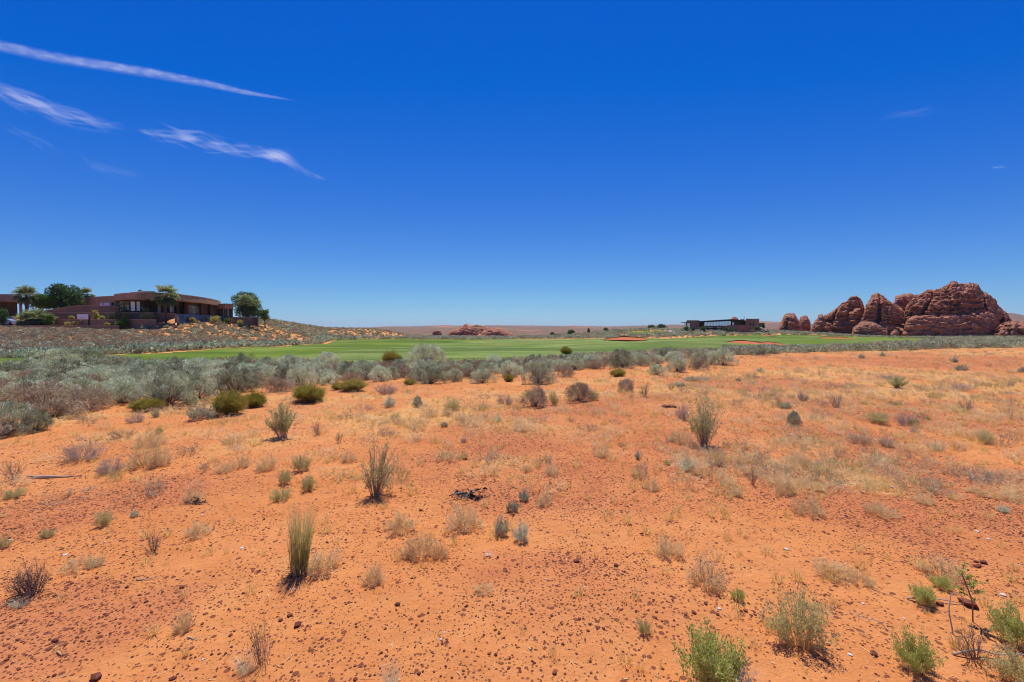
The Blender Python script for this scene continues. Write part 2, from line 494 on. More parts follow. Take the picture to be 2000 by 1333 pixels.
def ground_material():
    n = NT('desert_sand')
    P = n.n('NewGeometry').outputs['Position']
    big = n.noise(.35, 5, .6, P)
    mid = n.noise(3.0, 6, .62, P)
    fine = n.noise(38, 5, .7, P)
    sand = n.ramp(big, [(.25, (.52, .175, .042)), (.5, (.63, .245, .070)), (.75, (.70, .315, .110))])
    sand = n.mix(n.ramp(mid, [(.35, 0), (.62, .50)]), sand, (.54, .168, .040))
    sand = n.mix(n.ramp(fine, [(.35, .0), (.7, .35)]), sand, (.68, .32, .15))
    # straw litter
    sf = n.attr('straw')
    st = n.noise(9, 6, .75, P, .6)
    k = n.math('MULTIPLY', sf, n.ramp(st, [(.32, .15), (.6, .78)]))
    col = n.mix(k, sand, n.ramp(fine, [(.3, (.52, .29, .08)), (.7, (.78, .50, .19))]))
    # gravel lag: reddish tint and small dark grains
    gf = n.attr('gravel')
    col = n.mix(n.math('MULTIPLY', gf, .48), col, n.ramp(fine, [(.3, (.36, .095, .042)), (.7, (.54, .185, .082))]))
    vo = n.n('TexVoronoi', Scale=42, _feature='F1', Vector=P)
    vo2 = n.n('TexVoronoi', Scale=17, _feature='F1', Vector=P)
    dn = n.noise(1.7, 4, .6, P)
    dens = n.math('ADD', n.math('MULTIPLY', gf, .5), n.ramp(dn, [(.38, .0), (.64, .75)]))
    rnd = n.n('SeparateColor', Color=vo.outputs['Color']).outputs[0]
    rnd2 = n.n('SeparateColor', Color=vo2.outputs['Color']).outputs[0]
    d1 = n.math('MULTIPLY', n.math('LESS_THAN', vo.outputs['Distance'], .33), n.math('LESS_THAN', rnd, dens))
    d2 = n.math('MULTIPLY', n.math('LESS_THAN', vo2.outputs['Distance'], .27), n.math('LESS_THAN', rnd2, n.math('MULTIPLY', dens, .55)))
    dk = n.math('MAXIMUM', d1, d2)
    col = n.mix(n.math('MULTIPLY', dk, .85), col, (.16, .048, .03))
    # far scrub plain
    pf = n.noise(.045, 8, .72, P)
    pg = n.noise(.35, 5, .8, P)
    scrub = n.ramp(pg, [(.36, (.10, .075, .045)), (.52, (.19, .13, .08)), (.68, (.42, .20, .10))])
    dots = n.noise(.16, 3, .6, P)
    scrub = n.mix(n.ramp(dots, [(.56, 0), (.62, .75)]), scrub, (.055, .065, .030))
    scrub = n.mix(n.ramp(pf, [(.54, 0), (.64, .85)]), scrub, (.50, .19, .09))
    sc2 = n.n('Mapping', Vector=P, Scale=(.004, .0012, .004))
    band = n.noise(1, 6, .6, sc2.outputs[0])
    scrub = n.mix(n.ramp(band, [(.55, 0), (.63, .8)]), scrub, (.56, .24, .12))
    col = n.mix(n.attr('far'), col, scrub)
    h = n.math('ADD', n.math('MULTIPLY', mid, 1.0), n.math('ADD', n.math('MULTIPLY', fine, .20), n.math('MULTIPLY', dk, .08)))
    nm = n.bump(h, .75, .09)
    return n.done(col, .95, nm, .1)

X_, Y_ = verts[:, 0], verts[:, 1]
g_me = quad_mesh('ground', verts, q, {'gravel': gravel_f(X_, Y_), 'straw': straw_f(X_, Y_), 'far': far_f(X_, Y_)}, ground_material())
tag(link('ground', g_me), kind='structure')

def turf_material(name, a, b, c, streak=.6):
    n = NT(name)
    P = n.n('NewGeometry').outputs['Position']
    rough = n.attr('rough')
    f1 = n.noise(.12, 6, .65, P); f2 = n.noise(1.4, 5, .7, P)
    mp = n.n('Mapping', Vector=P, Scale=(.02, .16, .1), Rotation=(0, 0, -.25))
    st = n.noise(1.6, 6, .65, mp.outputs[0], .8)
    col = n.ramp(f1, [(.35, a), (.65, b)])
    col = n.mix(n.ramp(st, [(.46, 0), (.66, .7)]), col, c)
    br = n.ramp(f1, [(.3, (.105, .165, .006)), (.7, (.19, .25, .012))])
    col = n.mix(rough, col, br)
    col = n.mix(n.ramp(f2, [(.35, .35), (.65, 0)]), col, (.07, .13, .02))
    f3 = n.noise(.05, 3, .5, P)
    mp2 = n.n('Mapping', Vector=P, Scale=(.012, .10, .1), Rotation=(0, 0, .18))
    b2 = n.noise(1., 4, .6, mp2.outputs[0], .5)
    col = n.mix(n.ramp(b2, [(.40, .75), (.56, 0)]), col, (.06, .11, .012))  # dark bands painted in as the shade of rolling turf
    col = n.mix(n.ramp(f3, [(.55, 0), (.7, .5)]), col, (.30, .30, .10))
    return n.done(col, .9, n.bump(f2, .5, .03), .1)

cut = gpx([(60, 735), (330, 712), (470, 703), (640, 690), (760, 680), (880, 669), (960, 664.5)])
cx_, cy_ = [p[0] for p in cut], [p[1] for p in cut]
def rough_f(X, Y):
    # the lush cut lies beyond the line from the lower left to the far middle
    t = X / np.maximum(Y, 1)
    ct = [a / b for a, b in cut]
    yl = np.interp(t, ct, cy_)
    a = sst(-1.5, 1.5, Y - yl) * (t < ct[-1])
    b = sst(0, 6, Y - 176) * (t > .2) * (t < .55)
    c = sst(.50, .66, t) * .9
    edge = sst(3, 0, Y - np.interp(X, [-75, -30, 3, 45, 100], [31, 34, 43, 68, 112])) * .7
    return np.clip(np.maximum(np.maximum(a, b), np.maximum(c, edge)), 0, 1)
tm = turf_material('mown_turf', (.125, .190, .026), (.205, .270, .060), (.40, .37, .11))
f = sub_sheet('fairway', FAIR, .03, tm, {'rough': rough_f}); tag(f, kind='structure')
for p in GREENPATCH:
    tag(sub_sheet('lawn', p, .04, tm, {'rough': lambda X, Y: X * 0 + 1}), kind='structure')
path_mat = plain_mat('path_concrete', (.42, .33, .29), .9, .1, .6)
tag(sub_sheet('cart_path', [(70.5, 206), (75.5, 206), (82, 226), (76, 226)], .05, path_mat), kind='structure')

# bunkers: a tilted bowl of red sand below a turf lip
bsand = plain_mat('bunker_sand', (.48, .13, .04), .95, .08, .8)
lip_m = plain_mat('lip_turf', (.10, .15, .03), .9, .3, 1.5)
lip_s = plain_mat('lip_shade', (.10, .04, .022), .95, .3, 1.5)  # face under the lip: its shade put into a dark brown colour
def bunker(x0, x1, row, D, H, label, skew=0.):
    a = ray(x0, row)[0] * D; b = ray(x1, row)[0] * D
    cx, w = (a + b) / 2, (b - a) / 2
    base = T(cx, D)
    o = empty('sand_bunker', (cx, D, base)); tag(o, label, 'bunker', 'sand bunkers on the golf course')
    g, l, sface = Geo(), Geo(), Geo()
    N = 40; ph = (np.arange(N + 1) / N * 2 - 1)
    prof = np.sqrt(np.clip(1 - ph ** 2, 0, 1)) ** .8 * (1 + .12 * np.sin(ph * 5 + cx)) * (1 + skew * ph)
    K = 8; V = []
    for i in range(N + 1):
        for k in range(K + 1):
            s = k / K
            V.append((ph[i] * w, -3.5 * prof[i] + s * 7.0 * prof[i], .10 + H * prof[i] * .80 * s ** 1.6))
    F = []
    for i in range(N):
        for k in range(K):
            p = i * (K + 1) + k
            F += [(p, p + K + 1, p + K + 2), (p, p + K + 2, p + 1)]
    g.add(V, F)
    V = []; 
    for i in range(N + 1):
        e = prof[i]; x = ph[i] * w * 1.02
        V += [(x, 3.5 * e, .08 + H * e * .78), (x, 3.35 * e, .12 + H * e * 1.02)]
    F = []
    for i in range(N):
        p = 2 * i; F += [(p, p + 2, p + 3), (p, p + 3, p + 1)]
    sface.add(V, F)
    V = []
    for i in range(N + 1):
        e = prof[i]; x = ph[i] * w * 1.02
        V += [(x, 3.30 * e, .12 + H * e * 1.03), (x * 1.02, 5.5 * e + 1, .06 + H * e * .9), (x * 1.04, 11 * e + 3, -.3)]
    F = []
    for i in range(N):
        for k in range(2):
            p = 3 * i + k; F += [(p, p + 3, p + 4), (p, p + 4, p + 1)]
    l.add(V, F)
    link('sand', g.mesh('sand', bsand, True), o)
    link('shaded_face', sface.mesh('shaded_face', lip_s), o)
    link('turf_lip', l.mesh('turf_lip', lip_m, True), o)
bunker(1184, 1264, 674, 106, .62, 'orange sand bunker alone in the middle of the fairway', .25)
bunker(1424, 1496, 672.5, 100, .55, 'wide red bunker on the fairway in front of the clubhouse, left of a pair')
bunker(1488, 1531, 673, 98, .40, 'narrower red bunker adjoining the wide one in front of the clubhouse, right of the pair')
bunker(1603, 1666, 668.5, 128, .5, 'red bunker farthest right on the bright green turf, below the small rock buttes', .2)
bunker(1493, 1512, 659.5, 196, .4, 'tiny red bunker at the far turf edge, right of the low dark clubhouse wall')

# ================================================================== PLANTS
def shrub(seed, H, R, n_main, n_sub, n_leaf, leaf=(.03, .008), r0=.006, power=1.0, th_max=1.25, sub_len=.35, jit=.12,
          leaf_from=.4, leaf_dir=.7, lump=.25, base_r=.06, lean=(0, 0), tip_bias=1.0, leaf_tint=(.2, .8), shell=False, wig=.04, up=.0, flat_top=0., stem_tint=(.3, .7)):
    """branching desert shrub; returns (stems, leaves)"""
    g = np.random.default_rng(seed)
    st, lf = Geo(), Geo()
    a = g.uniform(0, 2 * math.pi, n_main)
    th = th_max * np.sqrt(g.uniform(0, 1, n_main)) ** tip_bias
    nl = fbm2(np.cos(a) * 1.7 + th * 1.3 + seed, np.sin(a) * 1.7 + seed * .37, 2, seed) - .5
    d = np.stack([np.cos(a) * np.sin(th), np.sin(a) * np.sin(th), np.cos(th)], -1)
    L = 1 / np.sqrt((d[:, 0] ** 2 + d[:, 1] ** 2) / R ** 2 + d[:, 2] ** 2 / H ** 2) * (1 + lump * 2 * nl) * g.uniform(.72, 1.05, n_main)
    tip = d * L[:, None]; tip[:, 0] += lean[0] * tip[:, 2]; tip[:, 1] += lean[1] * tip[:, 2]
    b0 = np.stack([np.cos(a) * base_r * th, np.sin(a) * base_r * th, -0.02 + 0 * a], -1)
    K = 6; ss = np.linspace(0, 1, K)
    P = np.zeros((n_main, K, 3))
    for k, s in enumerate(ss):
        sh = s ** (1 + up); P[:, k, 0:2] = b0[:, 0:2] + (tip[:, 0:2] - b0[:, 0:2]) * sh
        P[:, k, 2] = b0[:, 2] + (tip[:, 2] - b0[:, 2]) * s ** power
    w = g.normal(size=P.shape) * wig * L[:, None, None]; w[:, 0] = 0
    P += w * ss[None, :, None]
    ti = g.uniform(*stem_tint, n_main)
    for k in range(K - 1):
        tubes(st, P[:, k], P[:, k + 1], r0 * (1 - .8 * ss[k]) * np.ones(n_main), r0 * (1 - .8 * ss[k + 1]) * np.ones(n_main), ti)
    # side twigs
    m = n_main * n_sub
    i = np.repeat(np.arange(n_main), n_sub)
    s = g.uniform(leaf_from, 1, m)
    kk = np.minimum((s * (K - 1)).astype(int), K - 2); fr = s * (K - 1) - kk
    p0 = P[i, kk] * (1 - fr[:, None]) + P[i, kk + 1] * fr[:, None]
    dd = norm(P[i, kk + 1] - P[i, kk])
    dirn = norm(dd * .8 + g.normal(size=(m, 3)) * .55 + np.array([0, 0, .35 + up * .5]))
    sl = sub_len * L[i] * g.uniform(.4, 1.1, m) * (1.2 - .6 * s)
    p1 = p0 + dirn * sl[:, None] + np.array([0, 0, .15]) * sl[:, None] * g.uniform(0, 1, (m, 1))
    tubes(st, p0, p1, r0 * .4, r0 * .18, np.clip(ti[i] + g.normal(size=m) * .12, 0, 1))
    # leaves
    if n_leaf:
        n = m * n_leaf
        j = np.repeat(np.arange(m), n_leaf)
        u = g.uniform(.1, 1.03, n)
        q0 = p0[j] * (1 - u[:, None]) + p1[j] * u[:, None] + g.normal(size=(n, 3)) * jit * .1
        ld = norm(dirn[j] * leaf_dir + g.normal(size=(n, 3)) * .6 + np.array([0, 0, .2]))
        t = np.clip(g.uniform(*leaf_tint, n) + (ti[i][j] - .5) * .3, 0, 1)
        nrm = None
        if shell:
            nrm = norm(q0 * np.array([1 / R ** 2, 1 / R ** 2, 1 / H ** 2]) + np.array([0, 0, .25]))
            ld = norm(norm(ld) * .9 + g.normal(size=(n, 3)) * .5)
        leaves(lf, g, q0, ld, leaf[0] * g.uniform(.6, 1.3, n), leaf[1] * g.uniform(.7, 1.3, n), t, 0, nrm)
    for G in (st, lf):
        for v in G.V: v[:, 2] = np.maximum(v[:, 2], -.03)
    return st, lf

def blades(seed, n, H, R, w=.004, droop=.15, tint=(.2, .8), spread=.35, mat=0, head=False):
    g = np.random.default_rng(seed); o = Geo()
    a = g.uniform(0, 2 * math.pi, n); r = R * np.sqrt(g.uniform(0, 1, n))
    b = np.stack([np.cos(a) * r, np.sin(a) * r, 0 * a - .01], -1)
    th = spread * g.uniform(0, 1, n) ** .7; L = H * g.uniform(.5, 1.05, n)
    a2 = a + g.normal(size=n) * .5
    d = np.stack([np.cos(a2) * np.sin(th), np.sin(a2) * np.sin(th), np.cos(th)], -1)
    m = b + d * (L * .55)[:, None]
    e = m + (d * (L * .45)[:, None]) + np.stack([np.cos(a2), np.sin(a2), -.5 + 0 * a], -1) * (L * droop * g.uniform(0, 1, n))[:, None]
    side = np.stack([-np.sin(a2 + g.normal(size=n)), np.cos(a2 + g.normal(size=n)), 0 * a], -1) * w * .5
    V = np.stack([b - side, b + side, m - side * .8, m + side * .8, e], 1)
    F = (np.array([(0, 1, 3), (0, 3, 2), (2, 3, 4)])[None] + (np.arange(n) * 5)[:, None, None]).reshape(-1, 3)
    t = g.uniform(*tint, n)
    T5 = np.stack([t, t, np.clip(t + .1, 0, 1), np.clip(t + .1, 0, 1), np.clip(t + (.35 if head else .15), 0, 1)], 1)
    o.add(V.reshape(-1, 3), F, T5.ravel(), mat)
    return o

def tufted(seed, H, R, nt=56, rt=.13, nl=105, leaf=(.042, .015), r0=.009, side=.0):
    """sagebrush: woody branches that each end in a rounded tuft of small leaves"""
    g = np.random.default_rng(seed); st, lf = Geo(), Geo()
    a = g.uniform(0, 2 * math.pi) + np.arange(nt) * 2.39996 + g.normal(size=nt) * .25
    ct = 1 - (np.arange(nt) + .5) / nt * 1.0; ct = np.clip(ct + g.normal(size=nt) * .06, .04, 1)
    sn = np.sqrt(1 - ct ** 2)
    lob = 1 + .30 * np.cos(a * 2 + seed) * sn + .16 * np.cos(a * 3 + seed * 2.1) * sn + g.normal(size=nt) * .10
    C = np.stack([np.cos(a) * sn * (R - rt) * lob, np.sin(a) * sn * (R - rt) * lob, ct ** .8 * (H - rt * .9) * (.75 + .3 * lob * g.uniform(.8, 1.1, nt))], -1)
    rr = rt * g.uniform(.65, 1.25, nt); tt = g.uniform(-.3, .3, nt)
    mid = C * np.array([.45, .45, .5]) + g.normal(size=(nt, 3)) * .03
    b0 = C * np.array([.08, .08, 0]) - np.array([0, 0, .02])
    tubes(st, b0, mid, r0, r0 * .6, g.uniform(.2, .7, nt)); tubes(st, mid, C, r0 * .6, r0 * .25, g.uniform(.2, .7, nt))
    n = nt * nl; j = np.repeat(np.arange(nt), nl)
    d = norm(g.normal(size=(n, 3)) + np.array([0, 0, .45]))
    P = C[j] + d * (rr[j] * g.uniform(.35, 1., n) ** .5)[:, None] * np.array([1, 1, 1.15])
    ld = norm(d * .55 + g.normal(size=(n, 3)) * .6 + np.array([0, 0, .55]))
    leaves(lf, g, P - ld * leaf[0] * .4, ld, leaf[0] * g.uniform(.6, 1.4, n), leaf[1] * g.uniform(.7, 1.3, n), np.clip(g.uniform(.25, .75, n) + tt[j], 0, 1), 0, norm(d + np.array([0, 0, .2])))
    # a few stray shoots
    k = nt * 3; j = g.integers(0, nt, k); d = norm(C[j] * .6 + g.normal(size=(k, 3)) * .3 + np.array([0, 0, .7]))
    p0 = C[j] + d * rr[j][:, None] * .4; p1 = p0 + d * (rr[j] * g.uniform(.8, 1.5, k))[:, None]; tubes(st, p0, p1, .0025, .0012, .8)
    return st, lf
def raw_tufted(seed, kind, mats, **kw):
    s, l = tufted(seed, **kw)
    proto(kind, [('branches', s.mesh(kind + '_branches', M[mats[0]])), ('foliage', l.mesh(kind + '_foliage', M[mats[1]]))], kw['H'], 2 * kw['R'])

# every prototype is normalised to about 1 m height unless noted; KIND -> list of (part name, mesh) lists + nominal size
PROTO = {}
def proto(kind, parts, H, Wd):
    PROTO.setdefault(kind, []).append((parts, H, Wd))

def rawtwo(seed, kind, mats, names, **kw):
    s, l = shrub(seed, **kw)
    ps = [(names[0], s.mesh(kind + '_' + names[0], M[mats[0]]))]
    if l.n: ps.append((names[1], l.mesh(kind + '_' + names[1], M[mats[1]])))
    proto(kind, ps, kw['H'], 2 * kw['R'])
    return s, l

for sd in range(7):
    raw_tufted(100 + sd, 'sage', ('sagewood', 'sage'), H=.80, R=.66 + .05 * (sd % 3), nt=40 + 5 * (sd % 3), rt=.16, nl=150, leaf=(.046, .024))
for sd in range(4):
    raw_tufted(150 + sd, 'sage_big', ('sagewood', 'sage'), H=.85, R=.80, nt=80, rt=.14, nl=165, leaf=(.040, .020))
for sd in range(5):
    raw_tufted(200 + sd, 'brown', ('sagewood', 'brown'), H=.60, R=.62, nt=40, rt=.15, nl=120, leaf=(.050, .016))
for sd in range(3):
    rawtwo(300 + sd, 'olive', ('twig', 'olive'), ('base_stems', 'foliage'), H=.5, R=.42, n_main=150, n_sub=16, n_leaf=4, shell=True, leaf=(.10, .0055), r0=.003,
           th_max=1.15, sub_len=.18, lump=.15, leaf_from=.3, wig=.015, leaf_dir=2.6, up=.1, jit=.3)
# airy tall saltbush
for sd, (H, R, nm, ns, nl) in enumerate([(.62, .30, 46, 16, 5), (.78, .30, 60, 9, 3), (.75, .31, 50, 10, 5)]):
    rawtwo(400 + sd, 'leafy%d' % sd, ('stem', 'leafy'), ('stems', 'leaves'), H=H, R=R, n_main=nm, n_sub=ns, n_leaf=nl, leaf=(.026, .013), r0=.0048,
           th_max=.72 if sd != 2 else .62, sub_len=.13, lump=.1, leaf_from=.35, wig=.022, leaf_dir=.7, up=.5, jit=.15, base_r=.09, lean=((0, 0), (.22, 0), (0, 0))[sd])
for sd in range(4):
    rawtwo(500 + sd, 'tumble', ('tan', 'tan'), ('twigs', 'dry_leaves'), H=.26, R=.24, n_main=60, n_sub=12, n_leaf=3, leaf=(.017, .0075), r0=.0024,
           th_max=1.5, sub_len=.35, lump=.3, leaf_from=.25, wig=.07, leaf_dir=.6, up=0, jit=.12, stem_tint=(.1, .9))
for sd in range(3):
    rawtwo(550 + sd, 'dead', ('dead', 'dead'), ('twigs', 'dry_leaves'), H=.34, R=.26, n_main=66, n_sub=13, n_leaf=2, leaf=(.017, .0055), r0=.0028,
           th_max=1.25, sub_len=.32, lump=.3, leaf_from=.2, wig=.06, leaf_dir=.8, up=.1, jit=.12)
for sd in range(3):
    rawtwo(600 + sd, 'twig', ('twig', 'tan'), ('twigs', 'dry_leaves'), H=.32, R=.22, n_main=26, n_sub=9, n_leaf=1, leaf=(.012, .005), r0=.0032,
           th_max=1.0, sub_len=.38, lump=.2, leaf_from=.25, wig=.05, leaf_dir=.8, up=.4, jit=.1)
rawtwo(640, 'twigdense', ('twig', 'twig'), ('twigs', 'dry_leaves'), H=.34, R=.26, n_main=55, n_sub=15, n_leaf=2, leaf=(.016, .006), r0=.0034,
       th_max=1.1, sub_len=.34, lump=.3, leaf_from=.2, wig=.06, leaf_dir=.8, up=.2, jit=.1)
for sd in range(4):
    rawtwo(650 + sd, 'grey', ('dead', 'sage'), ('twigs', 'leaves'), H=.28, R=.2, n_main=46, n_sub=12, n_leaf=5, leaf=(.018, .009), r0=.0028,
           th_max=1.2, sub_len=.28, lump=.3, leaf_from=.3, wig=.05, leaf_dir=.8, up=.1, jit=.1)
for sd in range(3):
    rawtwo(700 + sd, 'weed', ('tan', 'green'), ('stems', 'leaves'), H=.3, R=.28, n_main=44, n_sub=13, n_leaf=7, leaf=(.022, .010), r0=.0026,
           th_max=1.15, sub_len=.3, lump=.3, leaf_from=.25, wig=.06, leaf_dir=.8, up=.1, jit=.12)
for sd in range(2):
    rawtwo(750 + sd, 'weedtan', ('tan', 'leafy'), ('stems', 'leaves'), H=.3, R=.28, n_main=46, n_sub=13, n_leaf=6, leaf=(.019, .009), r0=.0024,
           th_max=1.2, sub_len=.3, lump=.25, leaf_from=.2, wig=.06, leaf_dir=.8, up=.1, jit=.12)
for sd in range(2):
    g = blades(800 + sd, 420, .95, .09, .0045, .06, (.1, .5), .13, head=True)
    g2 = blades(805 + sd, 90, .35, .10, .005, .4, (.6, 1), .8)
    proto('bunch', [('green_blades', g.mesh('bunch_blades', M['bunch'])), ('dry_blades', g2.mesh('bunch_dry', M['grass']))], .95, .26)
TUFTGEO = [blades(900 + sd, 46, .2, .035, .0035, .25, (.1, .9), .45) for sd in range(5)]
for g in TUFTGEO: proto('tuft', [('blades', g.mesh('tuft_blades', M['grass']))], .2, .14)
for sd in range(2):
    g = blades(930 + sd, 160, .3, .09, .003, .3, (.2, .9), .75)
    proto('spiky', [('blades', g.mesh('spiky_blades', M['sage']))], .26, .34)

NAMES = dict(sage=('sagebrush', 'sagebrush'), sage_big=('sagebrush', 'sagebrush'), brown=('dry_shrub', 'dry shrub'), olive=('broom_shrub', 'shrub'), leafy0=('saltbush', 'shrub'), leafy1=('saltbush', 'shrub'),
             leafy2=('saltbush', 'shrub'), tumble=('dry_bush', 'dry bush'), dead=('dead_bush', 'dead bush'), twig=('twiggy_bush', 'twiggy bush'), twigdense=('twiggy_bush', 'twiggy bush'), grey=('small_sagebrush', 'small bush'),
             weed=('green_weed', 'weed'), weedtan=('green_weed', 'weed'), bunch=('bunch_grass', 'grass clump'), tuft=('grass_tuft', 'grass tuft'), spiky=('spiky_grass', 'grass clump'))
GROUPS = dict(sage='sagebrush growing between the sand and the fairway', brown='dry shrubs among the sagebrush', olive='olive broom shrubs along the sand edge', tumble='low tan dry bushes on the sand',
              dead='grey dead bushes on the sand', twig='bare twiggy bushes on the sand', grey='small grey bushes on the sand', weed='green weeds on the sand', tuft='dry grass tufts on the sand', leafy='tall leafy shrubs on the sand')
def grp(k):
    for p in ('sage', 'brown', 'olive', 'tumble', 'dead', 'twig', 'grey', 'weed', 'tuft', 'leafy'):
        if k.startswith(p): return GROUPS[p]
    return None

used = {}
rg = random.Random(4)
def plant(kind, x, y, w, h, label=None, group=True, simple=False, rz=None):
    """copy of a prototype: w, h in metres; simple things carry one joined mesh"""
    lst = PROTO[kind]; k = used.get(kind, 0); used[kind] = k + 1
    parts, H, Wd = lst[k % len(lst)]
    sw, sh = w / Wd, h / H
    rz = rg.uniform(0, 6.28) if rz is None else rz
    nm, cat = NAMES[kind]
    z = T(x, y)
    if len(parts) == 1:
        o = link(nm, parts[0][1], None, (x, y, z)); o.rotation_euler = (0, 0, rz); o.scale = (sw, sw, sh)
    else:
        o = empty(nm, (x, y, z), rz, (sw, sw, sh)); o.rotation_euler = (rg.uniform(-.1, .1), rg.uniform(-.1, .1), rz)
        for pn, me in parts: link(pn, me, o)
    tag(o, label, cat, grp(kind) if group else None)
    return o

def plant_px(kind, px, row, wpx, hpx, label, **kw):
    x, y = ground_at(px, row)
    o = plant(kind, x, y, max(wpx, 4) / 888.9 * y, hpx / 888.9 * y, label, **kw)
    PL.append((x, y, wpx / 888.9 * y))
    return o
PL = []        # places already taken (x, y, width)

